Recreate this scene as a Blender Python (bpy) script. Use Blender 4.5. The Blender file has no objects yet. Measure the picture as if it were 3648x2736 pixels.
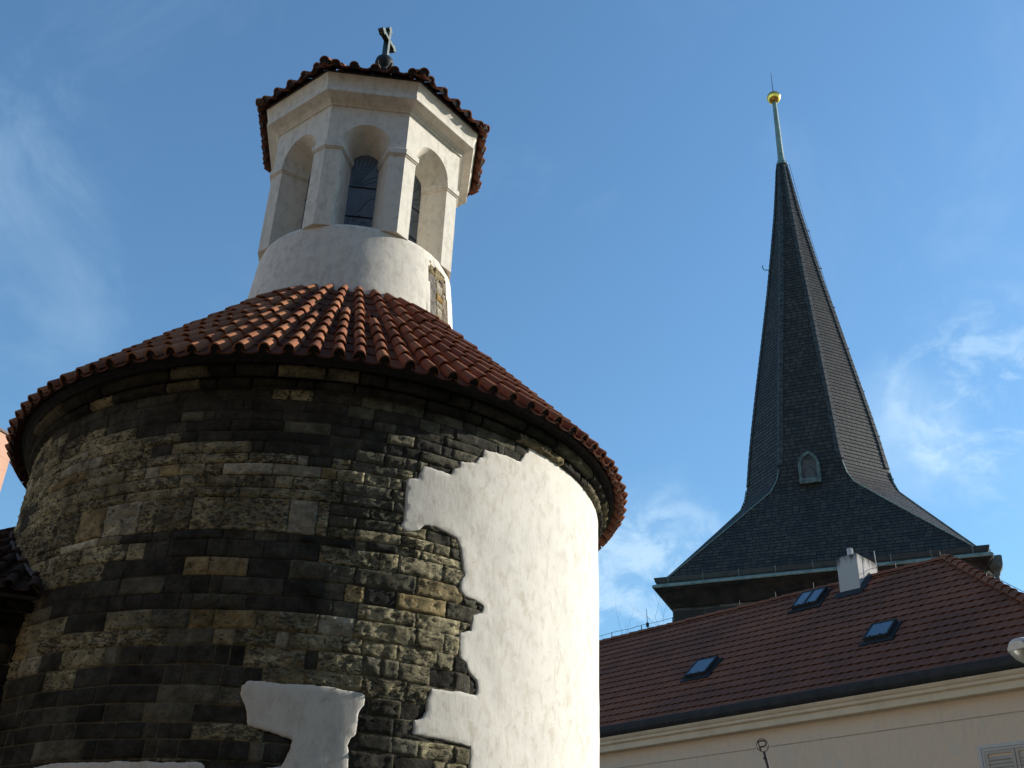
import bpy, math, random
import numpy as np
from mathutils import Vector, Matrix, noise, geometry

# ------------------------------------------------------------------ camera, sky, sun
scene = bpy.context.scene
COL = scene.collection
R_ = math.radians

cam_data = bpy.data.cameras.new("camera")
cam = bpy.data.objects.new("camera", cam_data)
COL.objects.link(cam)
_fw, _rt, _up = (0.0, 0.86747, 0.49749), (0.9992, -0.01986, 0.03463), (-0.03992, -0.49709, 0.86678)
cam.matrix_world = Matrix(((_rt[0], _up[0], -_fw[0], 0.0), (_rt[1], _up[1], -_fw[1], 0.0),
                           (_rt[2], _up[2], -_fw[2], 1.6), (0, 0, 0, 1)))
cam_data.sensor_fit = 'HORIZONTAL'
cam_data.sensor_width = 36.0
cam_data.lens = 37.56
cam_data.clip_start = 0.05
cam_data.clip_end = 5000.0
scene.camera = cam

SUN_BEARING, SUN_EL = 75.0, 25.0
SUN_STRENGTH, SKY_STRENGTH = 4.2, 0.092
b_, e_ = R_(SUN_BEARING), R_(SUN_EL)
SUN_DIR = Vector((math.sin(b_) * math.cos(e_), math.cos(b_) * math.cos(e_), math.sin(e_)))
sd = bpy.data.lights.new("sun", 'SUN')
sd.energy = SUN_STRENGTH
sd.angle = R_(0.5)
sd.color = (1.0, 0.93, 0.82)
sun = bpy.data.objects.new("sun", sd)
COL.objects.link(sun)
sun.rotation_mode = 'QUATERNION'
sun.rotation_quaternion = SUN_DIR.to_track_quat('Z', 'Y')
sun.location = SUN_DIR * 80

world = bpy.data.worlds.new("World")
scene.world = world
world.use_nodes = True


def build_world():
    nt = world.node_tree
    nt.nodes.clear()
    L = nt.links.new
    out = nt.nodes.new('ShaderNodeOutputWorld')
    bg = nt.nodes.new('ShaderNodeBackground')
    bg.inputs['Strength'].default_value = SKY_STRENGTH
    sky = nt.nodes.new('ShaderNodeTexSky')
    sky.sky_type = 'NISHITA'
    sky.sun_disc = False
    sky.sun_elevation = e_
    sky.sun_rotation = b_
    sky.air_density = 1.25
    sky.dust_density = 0.3
    sky.ozone_density = 2.2
    tc = nt.nodes.new('ShaderNodeTexCoord')

    def math_(op, a, b=None, clamp=False):
        n = nt.nodes.new('ShaderNodeMath')
        n.operation = op
        n.use_clamp = clamp
        for i, v in enumerate((a, b)):
            if v is None:
                continue
            if isinstance(v, (int, float)):
                n.inputs[i].default_value = v
            else:
                L(v, n.inputs[i])
        return n.outputs[0]

    def noise_(scale, detail, rough, stretch, rot=(0, 0, 0), dist=0.0):
        mp = nt.nodes.new('ShaderNodeMapping')
        mp.inputs['Scale'].default_value = stretch
        mp.inputs['Rotation'].default_value = rot
        L(tc.outputs['Generated'], mp.inputs['Vector'])
        n = nt.nodes.new('ShaderNodeTexNoise')
        n.inputs['Scale'].default_value = scale
        n.inputs['Detail'].default_value = detail
        n.inputs['Roughness'].default_value = rough
        n.inputs['Distortion'].default_value = dist
        L(mp.outputs['Vector'], n.inputs['Vector'])
        return n.outputs['Fac']

    def ramp(v, lo, hi):
        m = nt.nodes.new('ShaderNodeMapRange')
        m.interpolation_type = 'SMOOTHSTEP'
        m.inputs['From Min'].default_value = lo
        m.inputs['From Max'].default_value = hi
        L(v, m.inputs['Value'])
        return m.outputs['Result']

    def blob(az, el, radius):
        a, e = R_(az), R_(el)
        d = (math.sin(a) * math.cos(e), math.cos(a) * math.cos(e), math.sin(e))
        dp = nt.nodes.new('ShaderNodeVectorMath')
        dp.operation = 'DOT_PRODUCT'
        L(tc.outputs['Generated'], dp.inputs[0])
        dp.inputs[1].default_value = d
        return ramp(dp.outputs['Value'], math.cos(R_(radius)), math.cos(R_(radius * 0.15)))

    # thin cirrus and small ragged cumulus, placed by direction in the sky
    wisp = noise_(5.0, 9.0, 0.62, (1.0, 1.0, 1.0), (0.3, 0.5, 0.9), 0.8)
    fine = noise_(22.0, 8.0, 0.6, (1.0, 1.0, 1.5), (0, 0, 0), 0.4)
    cir = math_('MULTIPLY', ramp(wisp, 0.42, 0.72), 0.62)
    cum = ramp(math_('ADD', math_('MULTIPLY', fine, 0.75), math_('MULTIPLY', wisp, 0.25)), 0.44, 0.62)
    left = math_('MAXIMUM', math_('MULTIPLY', blob(-31, 36, 6), 0.12), math_('MULTIPLY', blob(-29, 29, 8), 0.09))
    veil = math_('MULTIPLY', blob(22.0, 26.0, 4.5), 0.75)
    low = math_('MAXIMUM', math_('MULTIPLY', blob(8, 18.5, 7.0), 0.85), math_('MULTIPLY', blob(27.5, 27, 6.5), 0.65))
    left2 = math_('MULTIPLY', left, math_('ADD', cir, math_('MULTIPLY', cum, 0.2)))
    veil2 = math_('MULTIPLY', veil, math_('ADD', math_('MULTIPLY', cir, 0.8), 0.25))
    low2 = math_('MULTIPLY', low, math_('ADD', math_('MULTIPLY', cum, 0.6), math_('MULTIPLY', cir, 0.35)))
    band = math_('MULTIPLY', ramp(wisp, 0.5, 0.85), 0.10)
    dens = math_('ADD', math_('ADD', left2, veil2), math_('ADD', low2, band), clamp=True)
    mix = nt.nodes.new('ShaderNodeMix')
    mix.data_type = 'RGBA'
    L(dens, mix.inputs[0])
    tint = nt.nodes.new('ShaderNodeMix')
    tint.data_type = 'RGBA'
    tint.blend_type = 'MULTIPLY'
    tint.inputs[0].default_value = 1.0
    L(sky.outputs['Color'], tint.inputs[6])
    tint.inputs[7].default_value = (0.93, 1.28, 1.46, 1)
    L(tint.outputs[2], mix.inputs[6])
    mix.inputs[7].default_value = (5.6, 7.4, 8.9, 1)
    L(mix.outputs[2], bg.inputs['Color'])
    L(bg.outputs['Background'], out.inputs['Surface'])


build_world()
scene.view_settings.view_transform = 'Standard'
scene.view_settings.look = 'None'
scene.view_settings.exposure = 0.5
scene.view_settings.gamma = 1.0
scene.view_settings.use_curve_mapping = False

rnd = random.Random(11)


# ------------------------------------------------------------------ helpers
class MB:
    """collects geometry for one mesh"""

    def __init__(self):
        self.v, self.f, self.t, self.mi = [], [], [], {}
        self.tint = 0.5
        self.slot = 0

    def add(self, verts, faces):
        o = len(self.v)
        if self.slot:
            for k in range(len(faces)):
                self.mi[len(self.f) + k] = self.slot
        self.v += [tuple(p) for p in verts]
        self.t += [self.tint] * len(verts)
        self.f += [tuple(i + o for i in f) for f in faces]

    def box(self, a, b, M=None):
        x0, y0, z0 = a
        x1, y1, z1 = b
        vs = [(x0, y0, z0), (x1, y0, z0), (x1, y1, z0), (x0, y1, z0), (x0, y0, z1), (x1, y0, z1), (x1, y1, z1), (x0, y1, z1)]
        if M is not None:
            vs = [M @ Vector(p) for p in vs]
        self.add(vs, [(0, 3, 2, 1), (4, 5, 6, 7), (0, 1, 5, 4), (1, 2, 6, 5), (2, 3, 7, 6), (3, 0, 4, 7)])

    def tube(self, pts, r, n=8, cap=True):
        pts = [Vector(p) for p in pts]
        rs = r if isinstance(r, (list, tuple)) else [r] * len(pts)
        rings = []
        ref = None
        for i, p in enumerate(pts):
            t = (pts[min(i + 1, len(pts) - 1)] - pts[max(i - 1, 0)]).normalized()
            if ref is None:
                ref = Vector((0, 0, 1)) if abs(t.z) < 0.9 else Vector((1, 0, 0))
            u = t.cross(ref)
            if u.length < 1e-6:
                u = t.orthogonal()
            u.normalize()
            w = u.cross(t).normalized()
            ref = w
            rings.append([p + (u * math.cos(2 * math.pi * k / n) + w * math.sin(2 * math.pi * k / n)) * rs[i] for k in range(n)])
        vs = [q for rg in rings for q in rg]
        fs = []
        for i in range(len(pts) - 1):
            for k in range(n):
                a, b = i * n + k, i * n + (k + 1) % n
                fs.append((a, b, b + n, a + n))
        if cap:
            fs.append(tuple(range(n - 1, -1, -1)))
            fs.append(tuple(range((len(pts) - 1) * n, len(pts) * n)))
        self.add(vs, fs)

    def lathe(self, prof, n=48, c=(0, 0, 0), a0=0.0, a1=2 * math.pi):
        full = abs(a1 - a0 - 2 * math.pi) < 1e-6
        m = n if full else n + 1
        vs = []
        for r, z in prof:
            for k in range(m):
                a = a0 + (a1 - a0) * k / n
                vs.append((c[0] + r * math.cos(a), c[1] + r * math.sin(a), c[2] + z))
        fs = []
        for i in range(len(prof) - 1):
            for k in range(n):
                k2 = (k + 1) % m
                fs.append((i * m + k, i * m + k2, (i + 1) * m + k2, (i + 1) * m + k))
        self.add(vs, fs)

    def sweep(self, rings, closed=True):
        """rings: lists of points of the same length"""
        n = len(rings[0])
        vs = [p for rg in rings for p in rg]
        fs = []
        for i in range(len(rings) - 1):
            for k in range(n if closed else n - 1):
                k2 = (k + 1) % n
                fs.append((i * n + k, i * n + k2, (i + 1) * n + k2, (i + 1) * n + k))
        self.add(vs, fs)

    def extrude_x(self, prof, x0, x1, cap=True):
        """profile of (y, z) points along local x"""
        n = len(prof)
        vs = [(x0, y, z) for y, z in prof] + [(x1, y, z) for y, z in prof]
        fs = [(k, (k + 1) % n, n + (k + 1) % n, n + k) for k in range(n)]
        if cap:
            fs += [tuple(range(n - 1, -1, -1)), tuple(range(n, 2 * n))]
        self.add(vs, fs)

    def build(self, name, material, parent=None, smooth=False, uv=None):
        me = bpy.data.meshes.new(name)
        me.from_pydata(self.v, [], self.f)
        me.update()
        at = me.attributes.new('tint', 'FLOAT', 'POINT')
        at.data.foreach_set('value', np.array(self.t, dtype=np.float32))
        for q in (material if isinstance(material, (list, tuple)) else [material]):
            me.materials.append(q)
        for k, q in self.mi.items():
            me.polygons[k].material_index = q
        if smooth:
            me.polygons.foreach_set('use_smooth', np.ones(len(me.polygons), dtype=bool))
        o = bpy.data.objects.new(name, me)
        COL.objects.link(o)
        if parent is not None:
            o.parent = parent
        return o


def thing(name, label, cat, loc=(0, 0, 0), rz=0.0, group=None):
    o = bpy.data.objects.new(name, None)
    COL.objects.link(o)
    o.location = loc
    o.rotation_euler = (0, 0, rz)
    o['label'] = label
    o['category'] = cat
    if group:
        o['group'] = group
    return o


def recalc(o):
    import bmesh
    bm = bmesh.new()
    bm.from_mesh(o.data)
    bmesh.ops.recalc_face_normals(bm, faces=bm.faces)
    bm.to_mesh(o.data)
    bm.free()
    return o


def inpoly(px, py, poly):
    px, py = np.asarray(px, float), np.asarray(py, float)
    res = np.zeros(px.shape, bool)
    n = len(poly)
    for i in range(n):
        x1, y1 = poly[i]
        x2, y2 = poly[(i + 1) % n]
        if y1 == y2:
            continue
        c = ((y1 > py) != (y2 > py)) & (px < (x2 - x1) * (py - y1) / (y2 - y1) + x1)
        res ^= c
    return res


def segdist(P, poly):
    P = np.asarray(P, float)
    best = np.full(len(P), 1e9)
    n = len(poly)
    for i in range(n):
        a = np.array(poly[i])
        b = np.array(poly[(i + 1) % n])
        ab = b - a
        l2 = (ab ** 2).sum()
        t = np.clip(((P - a) @ ab) / max(l2, 1e-12), 0, 1)
        d = np.hypot(*(P - a - t[:, None] * ab).T)
        best = np.minimum(best, d)
    return best


# ------------------------------------------------------------------ materials
class NT:
    def __init__(self, name):
        self.m = bpy.data.materials.new(name)
        self.m.use_nodes = True
        self.t = self.m.node_tree
        self.b = self.t.nodes['Principled BSDF']
        self.tc = self.t.nodes.new('ShaderNodeTexCoord')

    def L(self, a, b):
        self.t.links.new(a, b)

    def val(self, sock, v):
        if isinstance(v, (int, float)):
            sock.default_value = v
        elif isinstance(v, tuple):
            sock.default_value = v if len(v) == 4 or sock.type != 'RGBA' else (*v, 1)
        else:
            self.L(v, sock)

    def noise(self, scale, detail=4, rough=0.55, stretch=(1, 1, 1), dist=0.0, coord='Object'):
        mp = self.t.nodes.new('ShaderNodeMapping')
        mp.inputs['Scale'].default_value = stretch
        self.L(self.tc.outputs[coord], mp.inputs['Vector'])
        n = self.t.nodes.new('ShaderNodeTexNoise')
        n.inputs['Scale'].default_value = scale
        n.inputs['Detail'].default_value = detail
        n.inputs['Roughness'].default_value = rough
        n.inputs['Distortion'].default_value = dist
        self.L(mp.outputs['Vector'], n.inputs['Vector'])
        return n.outputs['Fac']

    def ramp(self, v, lo, hi, a=0.0, b=1.0):
        m = self.t.nodes.new('ShaderNodeMapRange')
        m.interpolation_type = 'SMOOTHSTEP'
        m.inputs['From Min'].default_value = lo
        m.inputs['From Max'].default_value = hi
        m.inputs['To Min'].default_value = a
        m.inputs['To Max'].default_value = b
        self.L(v, m.inputs['Value'])
        return m.outputs['Result']

    def math(self, op, a, b=0.0, clamp=False):
        n = self.t.nodes.new('ShaderNodeMath')
        n.operation = op
        n.use_clamp = clamp
        self.val(n.inputs[0], a)
        self.val(n.inputs[1], b)
        return n.outputs[0]

    def mix(self, fac, a, b, mode='MIX'):
        n = self.t.nodes.new('ShaderNodeMix')
        n.data_type = 'RGBA'
        n.blend_type = mode
        self.val(n.inputs[0], fac)
        self.val(n.inputs[6], a)
        self.val(n.inputs[7], b)
        return n.outputs[2]

    def attr(self, name, out='Fac'):
        n = self.t.nodes.new('ShaderNodeAttribute')
        n.attribute_name = name
        return n.outputs[out]

    def bump(self, h, strength=0.4, dist=0.01, prev=None):
        n = self.t.nodes.new('ShaderNodeBump')
        n.inputs['Strength'].default_value = strength
        n.inputs['Distance'].default_value = dist
        self.val(n.inputs['Height'], h)
        if prev is not None:
            self.L(prev, n.inputs['Normal'])
        return n.outputs['Normal']

    def out(self, color, rough=0.8, normal=None, metal=0.0, spec=None):
        self.val(self.b.inputs['Base Color'], color)
        self.val(self.b.inputs['Roughness'], rough)
        self.val(self.b.inputs['Metallic'], metal)
        if spec is not None:
            self.b.inputs['Specular IOR Level'].default_value = spec
        if normal is not None:
            self.L(normal, self.b.inputs['Normal'])
        return self.m


def m_masonry():
    n = NT('weathered_sandstone')
    col = n.attr('Col', 'Color')
    pit = n.attr('pit')
    mort = n.attr('mort')
    mcol = n.attr('MortCol', 'Color')
    grain = n.noise(38, 6, 0.65)
    blot = n.noise(7, 5, 0.6)
    crust = n.noise(15, 9, 0.7, (1, 1, 2.3), 0.8)
    c = n.mix(n.ramp(blot, 0.3, 0.72), n.mix(1.0, col, (0.62, 0.6, 0.58), 'MULTIPLY'), n.mix(1.0, col, (1.22, 1.18, 1.1), 'MULTIPLY'))
    c = n.mix(n.ramp(grain, 0.25, 0.75), n.mix(1.0, c, (0.62, 0.62, 0.62), 'MULTIPLY'), c)
    mask = n.math('MULTIPLY', n.ramp(n.math('ADD', crust, n.math('MULTIPLY', n.math('SUBTRACT', pit, 0.5), 0.30)), 0.56, 0.62), n.ramp(pit, 0.02, 0.15))
    c = n.mix(n.math('MULTIPLY', mask, 0.84), c, (0.055, 0.053, 0.046))
    c = n.mix(n.math('MULTIPLY', n.ramp(n.math('ADD', mort, n.math('MULTIPLY', n.math('SUBTRACT', crust, 0.5), 1.5)), 0.55, 0.9), 0.8), c, mcol)
    nb = n.bump(n.noise(26, 7, 0.68, (1, 1, 1.5)), 0.75, 0.028)
    nb = n.bump(n.math('SUBTRACT', 1.0, mask), 0.6, 0.012, nb)
    nb = n.bump(n.noise(75, 6, 0.7), 0.8, 0.010, nb)
    return n.out(c, 0.95, nb, spec=0.08)


def m_plaster(name, base=(0.785, 0.75, 0.675), stain=(0.50, 0.44, 0.34), amt=0.72, streak=0.2):
    n = NT(name)
    a = n.noise(9.5, 8, 0.7, (1, 1, 0.62), 0.5)
    b = n.noise(1.3, 4, 0.6)
    f = n.noise(90, 3, 0.6)
    st = n.math('MULTIPLY', n.ramp(a, 0.44, 0.70), n.ramp(b, 0.3, 0.7, 0.5, 1.0))
    c = n.mix(n.math('MULTIPLY', st, amt), base, stain)
    c = n.mix(n.ramp(f, 0.2, 0.8, 0.12, 0.0), c, (0.4, 0.37, 0.32))
    g = n.noise(2.6, 6, 0.7, (1, 1, 0.8))
    c = n.mix(n.ramp(g, 0.5, 0.8, 0.0, 0.55), c, (0.50, 0.49, 0.46))
    nb = n.bump(n.noise(16, 7, 0.66, (1, 1, 0.45), 0.3), 0.30, 0.012)
    nb = n.bump(f, 0.25, 0.004, nb)
    sk = n.noise(11, 6, 0.62, (1, 1, 0.07))
    c = n.mix(n.math('MULTIPLY', n.ramp(sk, 0.52, 0.78), streak), c, (0.42, 0.385, 0.32))
    vo = n.t.nodes.new('ShaderNodeTexVoronoi')
    vo.feature = 'DISTANCE_TO_EDGE'
    vo.inputs['Scale'].default_value = 1.9
    mx = n.t.nodes.new('ShaderNodeMix')
    mx.data_type = 'VECTOR'
    mx.inputs[0].default_value = 0.16
    nz = n.t.nodes.new('ShaderNodeTexNoise')
    nz.inputs['Scale'].default_value = 5.0
    nz.inputs['Detail'].default_value = 6.0
    n.L(n.tc.outputs['Object'], nz.inputs['Vector'])
    n.L(n.tc.outputs['Object'], mx.inputs[4])
    n.L(nz.outputs['Color'], mx.inputs[5])
    n.L(mx.outputs[1], vo.inputs['Vector'])
    ck = n.math('MULTIPLY', n.ramp(vo.outputs['Distance'], 0.0, 0.008, 1.0, 0.0), n.ramp(b, 0.54, 0.66, 0.0, 0.22))
    c = n.mix(ck, c, (0.24, 0.21, 0.17))
    return n.out(c, 0.9, nb, spec=0.2)


def m_tile(name, a=(0.47, 0.20, 0.098), b=(0.23, 0.080, 0.044), dirt=(0.06, 0.045, 0.035), dirt_amt=0.5):
    n = NT(name)
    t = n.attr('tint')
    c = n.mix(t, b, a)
    g = n.noise(9, 6, 0.65)
    c = n.mix(n.ramp(g, 0.5, 0.78, 0.0, dirt_amt), c, dirt)
    s = n.noise(40, 4, 0.6)
    c = n.mix(n.ramp(s, 0.3, 0.8, 0.4, 0.0), c, (0.10, 0.06, 0.045))
    li = n.noise(23, 6, 0.7)
    c = n.mix(n.ramp(li, 0.62, 0.72, 0.0, 0.35), c, (0.30, 0.27, 0.20))
    nb = n.bump(s, 0.6, 0.008)
    return n.out(c, 0.9, nb, spec=0.1)


def m_house_tile():
    n = NT('clay_house_tile')
    t = n.attr('tint')
    c = n.mix(t, (0.195, 0.078, 0.048), (0.245, 0.096, 0.056))
    big = n.noise(0.35, 4, 0.6, (1, 1, 1), 0.6)
    c = n.mix(n.ramp(big, 0.42, 0.66, 0.0, 0.62), c, (0.115, 0.058, 0.042))
    g = n.noise(3.5, 6, 0.65)
    c = n.mix(n.ramp(g, 0.5, 0.8, 0.0, 0.4), c, (0.085, 0.05, 0.036))
    return n.out(c, 0.88, n.bump(n.noise(30, 4, 0.6), 0.3, 0.01), spec=0.1)


def m_slate():
    n = NT('grey_slate')
    t = n.attr('tint')
    uv = n.t.nodes.new('ShaderNodeUVMap')
    uv.uv_map = 'UVMap'
    br = n.t.nodes.new('ShaderNodeTexBrick')
    br.offset = 0.5
    br.inputs['Scale'].default_value = 1.0
    br.inputs['Brick Width'].default_value = 0.26
    br.inputs['Row Height'].default_value = 1.0
    br.inputs['Mortar Size'].default_value = 0.02
    br.inputs['Mortar Smooth'].default_value = 0.1
    br.inputs['Bias'].default_value = 0.0
    br.inputs['Color1'].default_value = (0.028, 0.021, 0.014, 1)
    br.inputs['Color2'].default_value = (0.072, 0.056, 0.038, 1)
    br.inputs['Mortar'].default_value = (0.010, 0.010, 0.010, 1)
    n.L(uv.outputs['UV'], br.inputs['Vector'])
    streak = n.noise(0.8, 5, 0.65, (1, 1, 0.18))
    c = n.mix(n.ramp(streak, 0.48, 0.74, 0.0, 0.55), br.outputs['Color'], (0.018, 0.021, 0.022))
    g = n.noise(6, 5, 0.6)
    c = n.mix(n.ramp(g, 0.3, 0.75, 0.35, 0.0), c, (0.02, 0.023, 0.025))
    nb = n.bump(n.math('SUBTRACT', 1.0, br.outputs['Fac']), 0.6, 0.03)
    return n.out(c, 0.55, nb, spec=0.30)


def m_simple(name, a, b, scale=6, rough=0.7, metal=0.0, bump=0.2, stretch=(1, 1, 1), spec=None, lo=0.35, hi=0.7, dist=0.006):
    n = NT(name)
    g = n.noise(scale, 5, 0.62, stretch)
    c = n.mix(n.ramp(g, lo, hi), a, b)
    return n.out(c, rough, n.bump(n.noise(scale * 6, 4, 0.6), bump, dist), metal, spec)


def m_ashlar():
    n = NT('dark_ashlar')
    uv = n.t.nodes.new('ShaderNodeUVMap')
    uv.uv_map = 'UVMap'
    br = n.t.nodes.new('ShaderNodeTexBrick')
    br.inputs['Scale'].default_value = 1.0
    br.inputs['Brick Width'].default_value = 1.15
    br.inputs['Row Height'].default_value = 0.52
    br.inputs['Mortar Size'].default_value = 0.022
    br.inputs['Mortar Smooth'].default_value = 0.3
    br.inputs['Color1'].default_value = (0.030, 0.027, 0.024, 1)
    br.inputs['Color2'].default_value = (0.16, 0.132, 0.098, 1)
    br.inputs['Mortar'].default_value = (0.11, 0.095, 0.075, 1)
    n.L(uv.outputs['UV'], br.inputs['Vector'])
    g = n.noise(2.2, 6, 0.65)
    c = n.mix(n.ramp(g, 0.4, 0.75, 0.0, 0.6), br.outputs['Color'], (0.03, 0.027, 0.025))
    nb = n.bump(n.math('SUBTRACT', 1.0, br.outputs['Fac']), 0.5, 0.03)
    nb = n.bump(n.noise(12, 6, 0.65), 0.5, 0.03, nb)
    return n.out(c, 0.9, nb, spec=0.2)


def m_chimney():
    n = NT('sooty_render')
    sep = n.t.nodes.new('ShaderNodeSeparateXYZ')
    n.L(n.tc.outputs['Object'], sep.inputs[0])
    drip = n.noise(7, 5, 0.65, (1, 1, 0.12))
    h = n.math('ADD', sep.outputs['Z'], n.math('MULTIPLY', n.math('SUBTRACT', drip, 0.5), 0.9))
    c = n.mix(n.ramp(h, 12.60, 12.95), (0.44, 0.415, 0.39), (0.06, 0.055, 0.05))
    g = n.noise(14, 5, 0.6)
    c = n.mix(n.ramp(g, 0.45, 0.8, 0.0, 0.35), c, (0.25, 0.23, 0.21))
    return n.out(c, 0.9, n.bump(g, 0.3, 0.01), spec=0.2)


def m_glass(name, base, rough=0.1, metal=0.0, spec=0.8):
    n = NT(name)
    g = n.noise(9, 4, 0.6)
    c = n.mix(n.ramp(g, 0.35, 0.7), base, tuple(v * 0.75 for v in base))
    return n.out(c, rough, n.bump(n.noise(14, 3, 0.5), 0.12, 0.004), metal, spec)


def m_ground():
    n = NT('granite_setts')
    v = n.t.nodes.new('ShaderNodeTexVoronoi')
    v.feature = 'DISTANCE_TO_EDGE'
    v.inputs['Scale'].default_value = 8.0
    n.L(n.tc.outputs['Object'], v.inputs['Vector'])
    v2 = n.t.nodes.new('ShaderNodeTexVoronoi')
    v2.inputs['Scale'].default_value = 8.0
    n.L(n.tc.outputs['Object'], v2.inputs['Vector'])
    hs = n.mix(0.35, (0.16, 0.15, 0.14), v2.outputs['Color'])
    hs2 = n.t.nodes.new('ShaderNodeHueSaturation')
    hs2.inputs['Saturation'].default_value = 0.08
    hs2.inputs['Value'].default_value = 0.25
    n.L(hs, hs2.inputs['Color'])
    e = n.ramp(v.outputs['Distance'], 0.02, 0.09)
    c = n.mix(e, (0.05, 0.045, 0.04), hs2.outputs['Color'])
    return n.out(c, 0.85, n.bump(e, 0.8, 0.02), spec=0.3)


M = {}
M['stone'] = m_masonry()
M['plaster'] = m_plaster('lime_plaster')
M['lantern'] = m_plaster('lantern_plaster', (0.75, 0.70, 0.605), (0.47, 0.42, 0.335), 0.8, 0.5)
M['tile'] = m_tile('terracotta_barrel')
M['tiledark'] = m_tile('old_shaded_terracotta', (0.24, 0.09, 0.05), (0.14, 0.055, 0.036), (0.03, 0.028, 0.022), 0.75)  # channel tiles: older clay, with shadow between the covers deepened in the colour
M['tilesootshade'] = m_tile('sooty_shaded_terracotta', (0.055, 0.032, 0.024), (0.035, 0.024, 0.019), (0.018, 0.017, 0.015), 0.8)  # apse tiles: dirt plus the deep shade there, both in the colour
M['htile'] = m_house_tile()
M['slate'] = m_slate()
M['darkstone'] = m_simple('dark_stone', (0.022, 0.020, 0.018), (0.05, 0.042, 0.034), 2.5, 0.9, 0, 0.4, spec=0.2)  # evenly dark mottled stone for the tower cornice
M['ashlar'] = m_ashlar()
M['chimney'] = m_chimney()
M['copper'] = m_simple('green_copper', (0.21, 0.29, 0.255), (0.12, 0.17, 0.155), 4, 0.65, 0.0, 0.15)
M['darkcopper'] = m_simple('dark_copper', (0.030, 0.040, 0.042), (0.055, 0.066, 0.064), 4, 0.55, 0.2, 0.2)
M['dullcopper'] = m_simple('dull_copper', (0.13, 0.165, 0.15), (0.05, 0.06, 0.055), 5, 0.7, 0.0, 0.2)
M['gold'] = m_simple('gilded_copper', (0.95, 0.62, 0.12), (0.80, 0.50, 0.10), 5, 0.22, 1.0, 0.02)
M['ridgeslate'] = m_simple('ridge_slate', (0.028, 0.030, 0.031), (0.075, 0.074, 0.070), 6, 0.6, 0.0, 0.3, spec=0.25)
M['iron'] = m_simple('black_iron', (0.010, 0.010, 0.010), (0.022, 0.022, 0.020), 20, 0.6, 0.0, 0.2, spec=0.3)
M['bronze'] = m_simple('patinated_bronze', (0.06, 0.072, 0.066), (0.09, 0.10, 0.095), 14, 0.45, 1.0, 0.05)
M['zinc'] = m_simple('dark_zinc', (0.022, 0.023, 0.024), (0.034, 0.035, 0.036), 3, 0.6, 0.0, 0.1, spec=0.2)
M['facade'] = m_plaster('beige_facade', (0.68, 0.535, 0.385), (0.57, 0.445, 0.32), 0.5, 0.35)
M['cornice'] = m_simple('cream_cornice', (0.66, 0.545, 0.385), (0.56, 0.46, 0.325), 2.5, 0.9, 0, 0.2, spec=0.15)
M['joint'] = m_simple('stained_groove', (0.36, 0.28, 0.20), (0.46, 0.36, 0.26), 9, 0.9, 0, 0.2)
M['white'] = m_simple('white_joinery', (0.50, 0.475, 0.44), (0.44, 0.42, 0.39), 8, 0.6, 0, 0.1)
M['shutter'] = m_simple('cream_shutter', (0.42, 0.37, 0.30), (0.36, 0.32, 0.26), 8, 0.65, 0, 0.1)
M['roofglass'] = m_glass('roof_glass', (0.10, 0.14, 0.18), 0.06, 0.55, 1.0)
M['lead_glass'] = m_glass('leaded_glass', (0.11, 0.125, 0.14), 0.3, 0.0, 0.5)
M['lead'] = m_simple('lead_came', (0.012, 0.012, 0.014), (0.02, 0.02, 0.02), 30, 0.6, 0.2, 0.1)
M['pink'] = m_simple('pink_render', (0.62, 0.36, 0.25), (0.56, 0.32, 0.22), 1.2, 0.9, 0, 0.15)
M['palewall'] = m_simple('pale_wall', (0.55, 0.53, 0.5), (0.48, 0.46, 0.44), 1.5, 0.9, 0, 0.1)
M['soffit'] = m_simple('dark_soffit', (0.10, 0.085, 0.075), (0.07, 0.06, 0.055), 3, 0.8, 0, 0.1)
M['lamp'] = m_simple('pale_lamp_shell', (0.50, 0.51, 0.50), (0.42, 0.43, 0.42), 12, 0.45, 0, 0.05)
M['bark'] = m_simple('grey_bark', (0.16, 0.14, 0.125), (0.10, 0.09, 0.08), 14, 0.9, 0, 0.3)
M['ground'] = m_ground()
M['street'] = m_simple('ochre_added_facade', (0.30, 0.22, 0.14), (0.24, 0.18, 0.115), 1.0, 0.9, 0, 0.1)  # facade of the added unseen houses, warm to tint the bounced light
M['sootmortar'] = m_simple('sooty_mortar', (0.016, 0.014, 0.012), (0.034, 0.029, 0.023), 18, 0.95, 0, 0.5)
M['greymortar'] = m_simple('grey_mortar', (0.14, 0.13, 0.125), (0.08, 0.075, 0.07), 18, 0.95, 0, 0.5)
M['mortar'] = m_simple('lime_mortar', (0.38, 0.35, 0.30), (0.28, 0.25, 0.21), 18, 0.95, 0, 0.5)
nlens = NT('lamp_bowl')
nlens.b.inputs['Transmission Weight'].default_value = 0.35
M['bowl'] = nlens.out((0.42, 0.42, 0.36), 0.25, None, 0.0, 0.6)

# ------------------------------------------------------------------ ground
mb = MB()
mb.lathe([(0.001, 0), (20, 0), (60, 0), (200, 0), (900, 0)], 64)
g = mb.build('ground', M['ground'])
g['kind'] = 'structure'
g.location = (0, 10, 0)

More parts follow.
